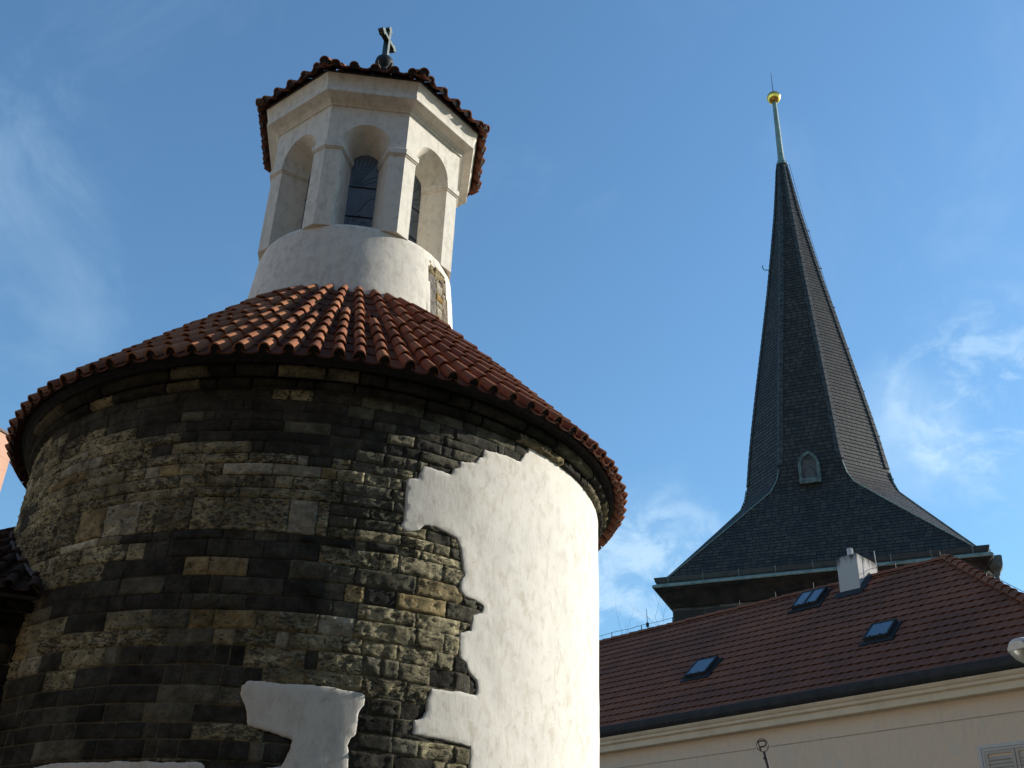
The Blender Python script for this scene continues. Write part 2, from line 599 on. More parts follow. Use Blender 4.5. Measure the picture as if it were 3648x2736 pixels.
# ------------------------------------------------------------------ unseen tall houses, added to block sky light and darken the shade
def tenement(label, loc, rz, length, depth, height, mat_):
    t = thing('added_tenement', label, 'house', loc, rz, 'added unseen houses that darken the shade')
    m = MB()
    m.box((-length / 2, 0, 0), (length / 2, depth, height))
    m.build('wall', mat_, t)
    m = MB()
    m.extrude_x([(0.01, height - 0.5), (-0.15, height - 0.45), (-0.2, height - 0.2), (-0.45, height), (-0.45, height + 0.1), (0.01, height + 0.1)], -length / 2, length / 2)
    m.build('cornice', M['cornice'], t)
    m = MB()
    m.extrude_x([(-0.5, height + 0.11), (depth / 2, height + 4.5), (depth + 0.3, height + 0.11)], -length / 2, length / 2)
    m.build('roof', M['htile'], t)
    m = MB()
    m.box((-0.8, -0.06, 0.02), (0.8, -0.005, 2.6))
    m.build('door', M['soffit'], t)
    return t


tenement('added unseen ochre tenement behind the viewer, blocking sky light from the chapel', (-3, -7, 0), math.pi, 46, 12, 22, M['street'])
tenement('added unseen ochre tenement on the left, blocking sky light', (-17, 1, 0), math.pi / 2, 17, 12, 11, M['street'])
tenement('added unseen ochre tenement on the right, blocking sun and sky light', (19, -4, 0), -math.pi / 2, 16, 12, 20, M['street'])

# ------------------------------------------------------------------ rotunda
CX, CY = -2.4959, 13.6808
ROT = thing('rotunda_chapel', 'round medieval chapel of dark sandstone with patchy white plaster, barrel tile roof and lantern', 'chapel', (CX, CY, 0))
RW = 3.728       # mean face of the stones
RP = 3.740       # face of the plaster

BIG = [(-43.42, 7.15), (-43.39, 7.082), (-44.18, 7.051), (-45.38, 6.917), (-48.87, 6.904), (-53.58, 6.871), (-53.79, 6.78), (-54.63, 6.755), (-55.24, 6.671), (-58.07, 6.638), (-58.21, 6.568), (-59.39, 6.529), (-59.67, 6.448), (-62.9, 6.467), (-64.67, 6.468), (-65.07, 6.432), (-65.58, 6.306), (-67.44, 6.272), (-67.35, 6.034), (-67.24, 5.811), (-67.77, 5.727), (-66.25, 5.692), (-64.63, 5.735), (-63.62, 5.806), (-62.12, 5.806), (-59.76, 5.777), (-57.93, 5.738), (-57.16, 5.639), (-56.52, 5.479), (-56.15, 5.363), (-56.71, 5.301), (-56.64, 5.188), (-55.86, 5.131), (-53.85, 5.131), (-52.13, 5.101), (-52.34, 5.029), (-53.97, 4.975), (-54.3, 4.819), (-56.31, 4.766), (-56.03, 4.5), (-54.84, 4.476), (-54.48, 4.374), (-52.81, 4.314), (-52.49, 4.255), (-52.79, 4.185), (-60.54, 4.164), (-61.19, 4.056), (-61.23, 3.942), (-61.67, 3.865), (-63.0, 3.84), (-62.96, 3.707), (-57.81, 3.691), (-53.29, 3.685), (-53.35, 3.501), (-53.3, 2.9), (-58, 2.8), (-58, 2.2), (-50, 2.1), (-50, 0.5), (100, 0.5), (100, 7.15), (60, 7.15), (30, 7.15), (0, 7.15), (-20, 7.15)]
SMALL = [(-87.34, 4.048), (-82.73, 4.044), (-78.08, 4.048), (-73.44, 4.037), (-71.29, 4.027), (-70.73, 4.008), (-70.65, 3.911), (-71.38, 3.834), (-71.26, 3.643), (-71.95, 3.601), (-72.32, 3.542), (-71.89, 3.337), (-71.52, 3.115), (-73.0, 2.6), (-80, 2.5), (-83.2, 3.06), (-83.87, 3.274), (-83.0, 3.298), (-81.17, 3.311), (-80.75, 3.377), (-80.3, 3.452), (-80.23, 3.544), (-82.13, 3.585), (-84.48, 3.624), (-86.58, 3.646), (-87.0, 3.761), (-88.13, 3.926), (-88.11, 3.997)]
LOWP = [(-120.28, 3.28), (-114.03, 3.315), (-108.76, 3.311), (-103.26, 3.311), (-97.8, 3.308), (-91.96, 3.309), (-91.35, 3.277), (-90.33, 3.0), (-91, 2.4), (-104, 2.1), (-119, 2.3)]
TO = math.pi / 180 * RP
POLYS = [[(t * TO, z) for t, z in P] for P in (BIG, SMALL, LOWP)]


def stone_class(th, z, r):
    """colour of a stone and how much black crust it carries, by where it sits in the wall"""
    dark, mid, tan, pale, yel = (0.072, 0.071, 0.064), (0.185, 0.180, 0.142), (0.52, 0.475, 0.315), (0.57, 0.54, 0.43), (0.47, 0.38, 0.21)
    q = min(0.97, max(0.03, 0.5 + 0.62 * noise.noise(Vector((th * 0.055, z * 3.1, 4.4))) + (r.random() - 0.5) * 0.75))
    def pick(wd, wm, wt, wp, wy):
        s = q * (wd + wm + wt + wp + wy)
        for w, c, p in ((wd, dark, 0.0), (wm, mid, 0.35), (wt, tan, 0.62), (wp, pale, 0.35), (wy, yel, 0.4)):
            if s < w:
                k = r.random() ** 3 * 0.4
                c = tuple(x + (y - x) * k for x, y in zip(c, mid if c is not mid else (tan if r.random() < 0.4 else dark)))
                return c, min(1, max(0, p + r.uniform(-0.12, 0.22)))
            s -= w
        return dark, 0
    zup = 6.22 + max(0.0, (-76 - th)) * 0.013
    if th > -77:                               # towards the big plaster field
        if z > 6.55: return pick(5, 4, 0.3, 0, 0)
        if z > 5.85: return pick(2, 6, 3.5, 0.2, 0)
        if z > 5.2: return pick(2, 3, 5, 0.5, 0) if th > -70 else pick(5, 3, 2, 0.2, 0)
        if z > 4.82: return pick(5, 3, 0.4, 0, 0.3)
        if z > 4.36: return pick(0.6, 2, 6, 1, 1)
        if z > 4.15: return pick(6, 2, 0.6, 0, 0)
        if z > 3.98: return pick(2, 3, 3, 0.2, 0)
        if z < 3.66 and th > -61: return pick(1, 2, 6, 1, 0)
        return pick(7, 3, 0.4, 0, 0)
    if z > zup: return pick(8, 1.4, 0.9, 0.1, 0.05)
    if z > 5.86: return pick(0.5, 1.2, 7.0, 1.2, 0.4)
    if z > 5.50: return pick(0.12, 0.9, 6.0, 0.9, 0.8) if th < -76 else pick(1, 2, 5, 1, 0)
    if z > 5.42: return pick(4, 1, 1, 0, 0) if th > -116 else pick(1, 2, 5, 1, 1)
    if z > 5.05:
        return pick(1.5, 1.5, 5, 1.5, 1) if th < -108 else pick(6, 1.2, 1.0, 1.0, 1.4)
    if z > 4.72: return pick(8, 2, 0.3, 0, 0.1) if th > -126 else pick(3, 2, 3, 1, 0)
    if z > 4.37: return pick(0.5, 1.3, 6, 2, 0.6)
    if z > 4.05 and th < -108: return pick(4, 3, 2, 1, 0.8)
    return pick(10, 2.2, 0.25, 0.12, 0.08)


def course_list():
    r = random.Random(5)
    zs = [0.0]
    while zs[-1] < 2.0:
        zs.append(zs[-1] + r.uniform(0.2, 0.28))
    fixed_low = [zs[-1]]
    z = zs[-1]
    targets = [(3.0, 0.19), (3.66, 0.178), (4.37, 0.172), (4.715, 0.172), (5.05, 0.168), (5.425, 0.187), (5.52, 0.10), (5.88, 0.36), (7.14, 0.127)]
    for tz, h in targets:
        n = max(1, round((tz - z) / h))
        steps = [1 + r.uniform(-0.14, 0.14) for _ in range(n)]
        s = sum(steps)
        for k in steps:
            z += (tz - zs[-1] if False else (tz - fixed_low[-1])) * k / s
            zs.append(z)
        zs[-1] = tz
        z = tz
        fixed_low.append(tz)
    return zs


def masonry(name, zs, ths, Rf, cls, parent, mean_w, seed, fine_range, depth=0.024, bulge=0.0, center=(0, 0), cover=True, wfac=1.0):
    """coursed rubble on a cylinder, every stone its own bulging, chipped face"""
    r = random.Random(seed)
    V, F, C, P, MT, MC = [], [], [], [], [], []
    runs = []
    for ci in range(len(zs) - 1):
        z0, z1 = zs[ci], zs[ci + 1]
        if z1 - z0 > 0.3:              # one course of tall blocks, built in three thinner courses to the right
            runs.append((z0, z1, ths[0], -79.0))
            for q in range(3):
                runs.append((z0 + (z1 - z0) * q / 3, z0 + (z1 - z0) * (q + 1) / 3, -79.0, ths[1]))
        else:
            runs.append((z0, z1, ths[0], ths[1]))
    for ci, (z0, z1, t_begin, th_end) in enumerate(runs):
        h = z1 - z0
        th = t_begin + r.uniform(0, 3)
        first = True
        while th < th_end - 0.2:
            w = mean_w * r.choice((0.4, 0.6, 0.8, 1.0, 1.2, 1.5, 1.8)) * r.uniform(0.9, 1.1) * (1.05 if h > 0.3 else 1.0)
            if h < 0.14:
                w *= 0.9
            dth = math.degrees(w / Rf)
            t0, t1 = (t_begin if first else th), min(th + dth, th_end)
            if th_end - t1 < 1.2:
                t1 = th_end
            first = False
            th = t1
            tc, zc = (t0 + t1) / 2, (z0 + z1) / 2
            col, pit = cls(tc, zc, r)
            fine = fine_range[0] < tc < fine_range[1] and z1 > 2.8
            if fine and cover:
                pts = np.array([((t0 + t1) / 2 * TO, (z0 + z1) / 2)])
                if any(inpoly(pts[:, 0], pts[:, 1], p)[0] and segdist(pts, p)[0] > 0.45 for p in POLYS):
                    fine = False
            wm = (t1 - t0) * math.pi / 180 * Rf
            nx = max(5, int(wm / 0.026)) if fine else 4
            ny = max(5, int(h / 0.024)) if fine else 3
            base = r.uniform(-0.007, 0.007) + (0.004 if pit > 0.3 else 0)
            amp = 0.009 + 0.016 * pit + r.uniform(0, 0.005)
            ox, oy = r.uniform(0, 100), r.uniform(0, 100)
            tv = r.uniform(0.8, 1.2)
            mcol = (0.19, 0.165, 0.105) if zc < 4.75 else (0.028, 0.026, 0.022) if r.random() < 0.7 else (0.10, 0.09, 0.06)
            under = None
            if cover:
                gu = np.array([((t0 + (t1 - t0) * (0.5 * (0.5 - 0.5 * math.cos(math.pi * i / nx)) + 0.5 * i / nx) if fine else t0 + (t1 - t0) * i / nx) * TO,
                                z0 + h * ((0.5 * (0.5 - 0.5 * math.cos(math.pi * j / ny)) + 0.5 * j / ny) if fine else j / ny)) for j in range(ny + 1) for i in range(nx + 1)])
                under = np.zeros(len(gu))
                for p in POLYS:
                    pi = np.array(p)
                    if gu[:, 0].max() < pi[:, 0].min() or gu[:, 0].min() > pi[:, 0].max() or gu[:, 1].max() < pi[:, 1].min() or gu[:, 1].min() > pi[:, 1].max():
                        continue
                    dd_ = segdist(gu, p)
                    under = np.maximum(under, np.where(inpoly(gu[:, 0], gu[:, 1], p), np.clip(dd_ / 0.012, 0, 1), 0.0))
            o = len(V)
            rr = r.uniform(0.005, 0.015)
            for j in range(ny + 1):
                v = j / ny
                for i in range(nx + 1):
                    u = i / nx
                    # concentrate rows at the edges
                    uu = 0.5 - 0.5 * math.cos(math.pi * u) if fine else u
                    vv = 0.5 - 0.5 * math.cos(math.pi * v) if fine else v
                    uu = uu * 0.5 + u * 0.5
                    vv = vv * 0.5 + v * 0.5
                    tt = t0 + (t1 - t0) * uu
                    zz = z0 + h * vv
                    edge = i in (0, nx) or j in (0, ny)
                    s = tt * math.pi / 180 * Rf
                    dx = min(uu, 1 - uu) * wm
                    dz = min(vv, 1 - vv) * h
                    n1 = noise.noise(Vector((s * 6 + ox, zz * 6 + oy, ci)))
                    n2 = noise.noise(Vector((s * 17 + ox, zz * 24 + oy, ci * 1.7)))
                    n3 = noise.noise(Vector((s * 45 + ox, zz * 55, ci * 2.3)))
                    d = min(dx, dz) + n2 * 0.006
                    k = max(0.0, min(1.0, d / rr))
                    k = k * k * (3 - 2 * k)
                    if edge:
                        rad = Rf - depth + noise.noise(Vector((s * 9, zz * 9, 3.3))) * 0.004
                        mt = 1.0
                    else:
                        rel = base + amp * (0.6 * n1 + 1.0 * n2 + 0.9 * n3)
                        if bulge:
                            rel += bulge * math.sqrt(max(0.0, 1 - (2 * vv - 1) ** 2)) - bulge * 0.3
                        rad = Rf - depth + (depth + rel) * k
                        mt = max(0.0, 0.95 - k)
                    if under is not None and under[j * (nx + 1) + i] > 0:
                        rad = min(rad, rad + (3.690 - rad) * under[j * (nx + 1) + i])
                    wob = noise.noise(Vector((s * 1.5, zz * 2.2, 9.1))) * 0.020 * min(1.0, (zz - zs[0]) / 0.15, (zs[-1] - zz) / 0.15)
                    a = math.radians(tt)
                    V.append((center[0] + rad * math.cos(a), center[1] + rad * math.sin(a), zz + wob))
                    sm = 0.5 + 0.9 * noise.noise(Vector((s * 2.1, zz * 3.3, 7.7))) + 0.5 * noise.noise(Vector((s * 6.5, zz * 8.5, 1.7)))
                    sm = 1.15 - 0.5 * max(0.0, min(1.0, sm * 1.3 - 0.25))
                    C.append((col[0] * tv * sm, col[1] * tv * sm, col[2] * tv * sm, 1))
                    P.append(pit)
                    MT.append(mt)
                    MC.append((*mcol, 1))
            for j in range(ny):
                for i in range(nx):
                    a = o + j * (nx + 1) + i
                    F.append((a, a + 1, a + nx + 2, a + nx + 1))
    me = bpy.data.meshes.new(name)
    me.from_pydata(V, [], F)
    me.update()
    for nm, ty, key, data in (('Col', 'FLOAT_COLOR', 'color', C), ('MortCol', 'FLOAT_COLOR', 'color', MC), ('pit', 'FLOAT', 'value', P), ('mort', 'FLOAT', 'value', MT)):
        at = me.attributes.new(nm, ty, 'POINT')
        at.data.foreach_set(key, np.array(data, dtype=np.float32).ravel())
    me.polygons.foreach_set('use_smooth', np.ones(len(me.polygons), dtype=bool))
    me.materials.append(M['stone'])
    ob = bpy.data.objects.new(name, me)
    COL.objects.link(ob)
    ob.parent = parent
    return ob


mb = MB()
mb.lathe([(3.655, 0.0), (3.655, 7.4)], 96)
mb.build('wall_core', M['sootmortar'], ROT)
masonry('masonry_wall', course_list(), (-180, 180), RW, stone_class, ROT, 0.33, 21, (-168, 10), depth=0.011)


def plaster(poly_deg, parent, step, visible=lambda t, z: True, name='plaster_patch'):
    poly = [(t * TO, z) for t, z in poly_deg]
    # densify and roughen the outline
    bd = []
    r = random.Random(len(poly))
    for i in range(len(poly)):
        a, b = np.array(poly[i]), np.array(poly[(i + 1) % len(poly)])
        L = np.hypot(*(b - a))
        vis = visible(*(a / np.array([TO, 1])))
        n = max(1, int(L / (0.022 if vis else 0.2)))
        for k in range(n):
            p = a + (b - a) * k / n
            j = 0.010 if vis else 0.0
            q = Vector((p[0] * 7, p[1] * 7, 1.1))
            q2 = Vector((p[0] * 26, p[1] * 26, 4.1))
            bd.append((p[0] + j * (1.6 * noise.noise(q) + 0.9 * noise.noise(q2)), p[1] + j * (1.6 * noise.noise(q + Vector((9, 3, 2))) + 0.9 * noise.noise(q2 + Vector((5, 1, 2))))))
    bd = np.array(bd)
    xs = np.arange(bd[:, 0].min(), bd[:, 0].max(), step)
    zs = np.arange(bd[:, 1].min(), bd[:, 1].max(), step)
    gx, gz = np.meshgrid(xs, zs)
    rg = np.random.RandomState(3)
    G = np.stack([gx.ravel(), gz.ravel()], 1) + rg.uniform(-0.2, 0.2, (gx.size, 2)) * step
    keep = np.array([visible(t / TO, z) or ((int(t / step) % 4 == 0) and (int(z / step) % 4 == 0)) for t, z in G])
    G = G[keep]
    G = G[inpoly(G[:, 0], G[:, 1], bd)]
    dist = segdist(G, bd)
    G = G[dist > 0.028]
    # two rings that round the lip
    rings = []
    nb = len(bd)
    for off in (0.006, 0.014):
        for i in range(nb):
            t = bd[(i + 1) % nb] - bd[i - 1]
            l = np.hypot(*t)
            if l < 1e-9:
                continue
            nrm = np.array([-t[1], t[0]]) / l
            for s in (1, -1):
                p = bd[i] + nrm * off * s
                if inpoly(p[:1], p[1:], bd)[0]:
                    rings.append(p)
    if rings:
        Rg = np.array(rings)
        dr = segdist(Rg, bd)
        Rg = Rg[dr > 0.0045]
        G = np.concatenate([G, Rg])
    pts = [Vector((float(a), float(b))) for a, b in np.concatenate([bd, G])]
    edges = [(i, (i + 1) % nb) for i in range(nb)]
    v2, e2, f2, *_ = geometry.delaunay_2d_cdt(pts, edges, [list(range(nb))], 1, 1e-5)
    P = np.array([(v.x, v.y) for v in v2])
    d = segdist(P, bd)
    V = []
    for (s, z), dd in zip(P, d):
        k = min(1.0, dd / 0.013)
        k = math.sqrt(max(0.0, 1 - (1 - k) ** 2))
        q = Vector((s, z, 0))
        und = 0.010 * noise.noise(q * 1.3) + 0.004 * noise.noise(q * 4.0) + 0.0015 * noise.noise(q * 12.0)
        rad = 3.716 + (RP - 3.716 + und * min(1.0, dd / 0.2)) * k
        a = s / TO * math.pi / 180
        V.append((rad * math.cos(a), rad * math.sin(a), z))
    m = MB()
    m.add(V, [tuple(f) for f in f2])
    o = m.build(name, M['plaster'], parent, smooth=True)
    return recalc_out(o)


def recalc_out(o):
    """make an open shell round the z axis face outwards"""
    me = o.data
    flip = 0
    for p in me.polygons:
        c = p.center
        if p.normal.x * c.x + p.normal.y * c.y < 0:
            flip += 1
    if flip > len(me.polygons) / 2:
        me.flip_normals()
    return o


plaster(BIG, ROT, 0.055, lambda t, z: t < 14 and z > 2.9)
plaster(SMALL, ROT, 0.045)
plaster(LOWP, ROT, 0.05)


# eaves cornice of two rounded stone courses
def corn_class(th, z, r):
    q = r.random()
    if q < 0.64:
        return (0.055, 0.051, 0.042), 0.15
    if q < 0.86:
        return (0.18, 0.16, 0.11), 0.5
    return (0.34, 0.29, 0.175), 0.6


masonry('eave_cornice', [7.13, 7.245], (-180, 180), 3.775, corn_class, ROT, 0.5, 4, (-168, 10), depth=0.05, bulge=0.035, cover=False)
masonry('eave_cornice', [7.25, 7.385], (-180, 180), 3.835, corn_class, ROT, 0.55, 8, (-168, 10), depth=0.05, bulge=0.045, cover=False)
mb = MB()
mb.lathe([(3.6, 7.38), (3.87, 7.388), (3.90, 7.42), (3.96, 7.445)], 96)
mb.build('eave_soffit', M['sootmortar'], ROT)


# ---- barrel tiles
def plug(mb, p0, p1, up, w0, rise0, inset=0.012):
    """mortar that stops the open end of an eaves tile"""
    p0, p1, up = Vector(p0), Vector(p1), Vector(up)
    ax = (p1 - p0).normalized()
    side = ax.cross(up).normalized()
    up = side.cross(ax).normalized()
    c = p0 + ax * inset
    vs = [c + side * (w0 - 0.012) * 0.5 * math.cos(math.pi * i / 9) + up * (rise0 - 0.006) * math.sin(math.pi * i / 9) for i in range(10)]
    vs += [c - side * (w0 - 0.012) * 0.5 - up * 0.045, c + side * (w0 - 0.012) * 0.5 - up * 0.045]
    mb.slot = 1
    mb.add(vs, [tuple(range(12))])
    mb.slot = 0


def barrel(mb, p0, p1, up, w0, w1, rise0, rise1, thick=0.014, segs=9, convex=True):
    """one half-round tile from its lower end p0 to its upper end p1"""
    p0, p1, up = Vector(p0), Vector(p1), Vector(up)
    ax = (p1 - p0).normalized()
    side = ax.cross(up).normalized()
    up = side.cross(ax).normalized()
    sg = 1 if convex else -1

    def ring(p, w, rise, k):
        out = []
        for i in range(segs + 1):
            a = math.pi * i / segs
            out.append(p + side * (w - k) * 0.5 * math.cos(a) * -1 + up * sg * ((rise - k * 0.6) * math.sin(a)))
        return out
    A, B = ring(p0, w0, rise0, 0), ring(p1, w1, rise1, 0)
    Ai, Bi = ring(p0, w0, rise0, 2 * thick), ring(p1, w1, rise1, 2 * thick)
    n = segs + 1
    mb.add(A + B, [(i, i + 1, n + i + 1, n + i) for i in range(segs)])
    mb.add(Ai + Bi, [(i + 1, i, n + i, n + i + 1) for i in range(segs)])
    mb.add(A + Ai, [(i + 1, i, n + i, n + i + 1) for i in range(segs)])
    mb.add([A[0], Ai[0], Bi[0], B[0], A[-1], Ai[-1], Bi[-1], B[-1]], [(0, 1, 2, 3), (7, 6, 5, 4)])


ZB, RB_, ZT_, RT_ = 7.375, 4.03, 9.87, 1.61         # roof cone, eave to drum
def cone_pt(th, s, lift=0.0):
    """s: distance up the slope from the eave"""
    Lc = math.hypot(ZT_ - ZB, RB_ - RT_)
    k = s / Lc
    r = RB_ + (RT_ - RB_) * k
    z = ZB + (ZT_ - ZB) * k
    nr, nz = (ZT_ - ZB) / Lc, (RB_ - RT_) / Lc
    return Vector(((r + nr * lift) * math.cos(th), (r + nr * lift) * math.sin(th), z + nz * lift)), Vector((nr * math.cos(th), nr * math.sin(th), nz))


mb, mp = MB(), MB()
mp.lathe([(RB_ - 0.07, ZB + 0.055), (RT_ - 0.1, ZT_ + 0.09)], 96)
mp.build('roof_deck', M['sootmortar'], ROT)
mp = MB()
NT_ = 100
Lc = math.hypot(ZT_ - ZB, RB_ - RT_)
ROW = 0.352
r = random.Random(77)
for k in range(NT_):
    th = 2 * math.pi * (k + 0.5) / NT_ + r.uniform(-0.004, 0.004)
    s_end = Lc + 0.03 if k % 2 == 0 else Lc * r.choice((0.50, 0.60, 0.62, 0.70))
    s = -0.02 + r.uniform(-0.018, 0.018)
    i = 0
    while s < s_end - 0.08:
        e = min(s + ROW + 0.07, s_end + 0.05)
        kk = s / Lc
        w = 0.146 - 0.014 * kk
        a0 = th + r.uniform(-0.0035, 0.0035)
        a1 = th + r.uniform(-0.0035, 0.0035)
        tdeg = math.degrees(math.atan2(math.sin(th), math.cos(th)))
        mb.tint = min(1, max(0, r.gauss(0.75 - 0.62 * min(1, max(0, (tdeg + 92) / 40)), 0.27)))  # tiles darker towards the right: shadow of neighbouring covers put into the tint
        p0, up = cone_pt(a0, s, 0.052)
        p1, _ = cone_pt(a1, e, 0.026)
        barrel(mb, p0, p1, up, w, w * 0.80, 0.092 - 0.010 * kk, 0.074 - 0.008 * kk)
        if i == 0:
            plug(mb, p0, p1, up, w, 0.092, 0.03)
        if i > 0 and r.random() < 0.10:          # a dab of mortar in the joint
            q, _ = cone_pt(th + r.uniform(-0.01, 0.01), s + 0.01, 0.05)
            for _k in range(3):
                d = [q + Vector((r.gauss(0, .016), r.gauss(0, .016), r.gauss(0, .012))) for _q in range(6)]
                mb.slot = 2
                mb.add(d, [(0, 1, 2), (0, 2, 3), (0, 3, 4), (1, 2, 5), (2, 3, 5), (3, 4, 5), (0, 4, 1), (1, 4, 5)])
                mb.slot = 0
        s += ROW + r.uniform(-0.006, 0.006)
        i += 1
    # channel tiles between this column and the next
    thp = th + math.pi / NT_
    s = -0.03
    while s < Lc * 0.66:
        e = s + ROW + 0.07
        mp.tint = min(1, max(0, r.gauss(0.3, 0.25)))
        kk = s / Lc
        w = 0.205 * (1 - 0.45 * kk)
        p0, up = cone_pt(thp, s, 0.056)
        p1, _ = cone_pt(thp, e, 0.030)
        barrel(mp, p0, p1, up, w, w * 0.82, 0.045, 0.04, convex=False, segs=6)
        s += ROW
for k in range(0, NT_, 2):
    thp = 2 * math.pi * (k + 1.5) / NT_
    s = Lc * 0.62
    while s < Lc:
        mp.tint = min(1, max(0, r.gauss(0.3, 0.25)))
        p0, up = cone_pt(thp, s, 0.052)
        p1, _ = cone_pt(thp, min(s + ROW + 0.07, Lc + .05), 0.030)
        ww = 2 * math.pi * (RB_ + (RT_ - RB_) * s / Lc) / NT_ * 2 - 0.08
        barrel(mp, p0, p1, up, ww, ww * 0.84, 0.045, 0.04, convex=False, segs=6)
        s += ROW
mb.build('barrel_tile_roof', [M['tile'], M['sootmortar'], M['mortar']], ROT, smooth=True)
mp.build('channel_tiles', M['tiledark'], ROT, smooth=True)

# ---- lantern drum
def drum_r(z):
    return 1.598 + (1.484 - 1.598) * (z - 10.0) / 1.127


DPATCH = [(-38.0, 10.90), (-37.2, 10.35), (-36.6, 9.7), (-15.2, 9.7), (-15.6, 10.3), (-17.5, 10.93), (-20, 10.99), (-29, 10.985)]
mb = MB()
NZ, NA = 34, 240
zz = np.linspace(9.75, 11.127, NZ)
dp = [(t / 180 * math.pi * 1.53, z) for t, z in DPATCH]
AA = np.linspace(-math.pi, math.pi, NA, endpoint=False)
gr = np.array([(a * 1.53, z) for z in zz for a in AA])
ins = inpoly(gr[:, 0], gr[:, 1], dp)
dd = segdist(gr, dp)
vs = []
for (s, z), i_, d in zip(gr, ins, dd):
    a = s / 1.53
    rad = drum_r(z) + 0.006 * noise.noise(Vector((s * 2.2, z * 2.2, 5))) + 0.003 * noise.noise(Vector((s * 9, z * 9, 2)))
    if z > 11.10:
        rad -= 0.008
    vs.append((rad * math.cos(a), rad * math.sin(a), z))
fs = []
for j in range(NZ - 1):
    for k in range(NA):
        k2 = (k + 1) % NA
        ids = (j * NA + k, j * NA + k2, (j + 1) * NA + k2, (j + 1) * NA + k)
        if all(ins[i] for i in ids):
            continue
        fs.append(ids)
top = len(vs)
vs += [(1.30 * math.cos(a), 1.30 * math.sin(a), 11.131) for a in AA] + [(0, 0, 11.131)]
fs += [((NZ - 1) * NA + k, (NZ - 1) * NA + (k + 1) % NA, top + (k + 1) % NA, top + k) for k in range(NA)]
fs += [(top + k, top + (k + 1) % NA, top + NA) for k in range(NA)]
mb.add(vs, fs)
mb.build('lantern_drum', M['lantern'], ROT, smooth=True)


def patch_class_factory():
    spec = {}
    def f(th, z, r):
        if z > 10.78:
            return (0.40, 0.33, 0.20), 0.5
        if th < -29.5:
            return (0.30, 0.275, 0.25), 0.15
        if th < -22:
            return r.choice(((0.5, 0.45, 0.36), (0.40, 0.27, 0.11), (0.42, 0.40, 0.33))), 0.2
        return (0.33, 0.28, 0.22), 0.2
    return f


def drum_patch():
    V, F, C, P, MT, MC = [], [], [], [], [], []
    f = patch_class_factory()
    r = random.Random(9)
    cells = [(-38.6, -29.6, 9.7, 10.78), (-22.3, -14.6, 9.7, 10.66)]
    z = 9.7
    while z < 10.78:
        h = r.uniform(0.10, 0.2)
        cells.append((-29.6, -22.3, z, min(z + h, 10.78)))
        z += h
    cells += [(-22.3, -14.6, 10.66, 10.88), (-38.6, -31, 10.78, 11.02), (-31, -24.5, 10.78, 11.02), (-24.5, -14.6, 10.88, 11.02)]
    for t0, t1, z0, z1 in cells:
        col, pit = f((t0 + t1) / 2, (z0 + z1) / 2, r)
        w, h = math.radians(t1 - t0) * 1.5, z1 - z0
        nx, ny = max(5, int(w / 0.02)), max(5, int(h / 0.025))
        o = len(V)
        for j in range(ny + 1):
            for i in range(nx + 1):
                u, v = i / nx, j / ny
                tt, zz_ = t0 + (t1 - t0) * u, z0 + h * v
                s = math.radians(tt) * 1.5
                d = min(min(u, 1 - u) * w, min(v, 1 - v) * h)
                k = min(1.0, d / 0.018)
                n1 = noise.noise(Vector((s * 9, zz_ * 9, t0)))
                n2 = noise.noise(Vector((s * 28, zz_ * 28, t0)))
                rad = drum_r(zz_) - 0.042 + (0.030 + (0.010 + 0.02 * pit) * (n1 + n2)) * k
                V.append((rad * math.cos(math.radians(tt)), rad * math.sin(math.radians(tt)), zz_))
                C.append((*col, 1)); P.append(pit); MT.append(1 - k); MC.append((0.36, 0.32, 0.24, 1))
        for j in range(ny):
            for i in range(nx):
                a = o + j * (nx + 1) + i
                F.append((a, a + 1, a + nx + 2, a + nx + 1))
    me = bpy.data.meshes.new('exposed_stone')
    me.from_pydata(V, [], F)
    for nm, ty, key, data in (('Col', 'FLOAT_COLOR', 'color', C), ('MortCol', 'FLOAT_COLOR', 'color', MC), ('pit', 'FLOAT', 'value', P), ('mort', 'FLOAT', 'value', MT)):
        at = me.attributes.new(nm, ty, 'POINT')
        at.data.foreach_set(key, np.array(data, dtype=np.float32).ravel())
    me.polygons.foreach_set('use_smooth', np.ones(len(me.polygons), dtype=bool))
    me.materials.append(M['stone'])
    ob = bpy.data.objects.new('exposed_stone', me)
    COL.objects.link(ob)
    ob.parent = ROT
    # plaster rim round the opening
    rim = MB()
    n = len(DPATCH)
    pts = []
    for i in range(n):
        a, b = np.array(DPATCH[i]), np.array(DPATCH[(i + 1) % n])
        for k in range(12):
            pts.append(a + (b - a) * k / 12)
    A = [((drum_r(z) + 0.002) * math.cos(math.radians(t)), (drum_r(z) + 0.002) * math.sin(math.radians(t)), z) for t, z in pts]
    cen = np.mean(np.array(DPATCH), 0)
    B = []
    for t, z in pts:
        t2, z2 = t + (cen[0] - t) * 0.01, z + (cen[1] - z) * 0.01
        B.append(((drum_r(z) - 0.06) * math.cos(math.radians(t2)), (drum_r(z) - 0.06) * math.sin(math.radians(t2)), z2))
    Oo = []
    for t, z in pts:
        t2, z2 = t - (cen[0] - t) * 0.14, z - (cen[1] - z) * 0.12
        z2 = min(z2, 11.09)
        Oo.append(((drum_r(z2) + 0.003) * math.cos(math.radians(t2)), (drum_r(z2) + 0.003) * math.sin(math.radians(t2)), z2))
    rim.sweep([Oo, A, B])
    rim.build('plaster_rim', M['lantern'], ROT)


drum_patch()

# ---- octagonal lantern
PHI = 6.07
AP, HS = 1.4468, 1.4468 * math.tan(R_(22.5))
Z0L, Z1L = 11.105, 13.42
WO, ZS, WI, ZSI, DEP = 0.362, 12.72, 0.205, 12.62, 0.42


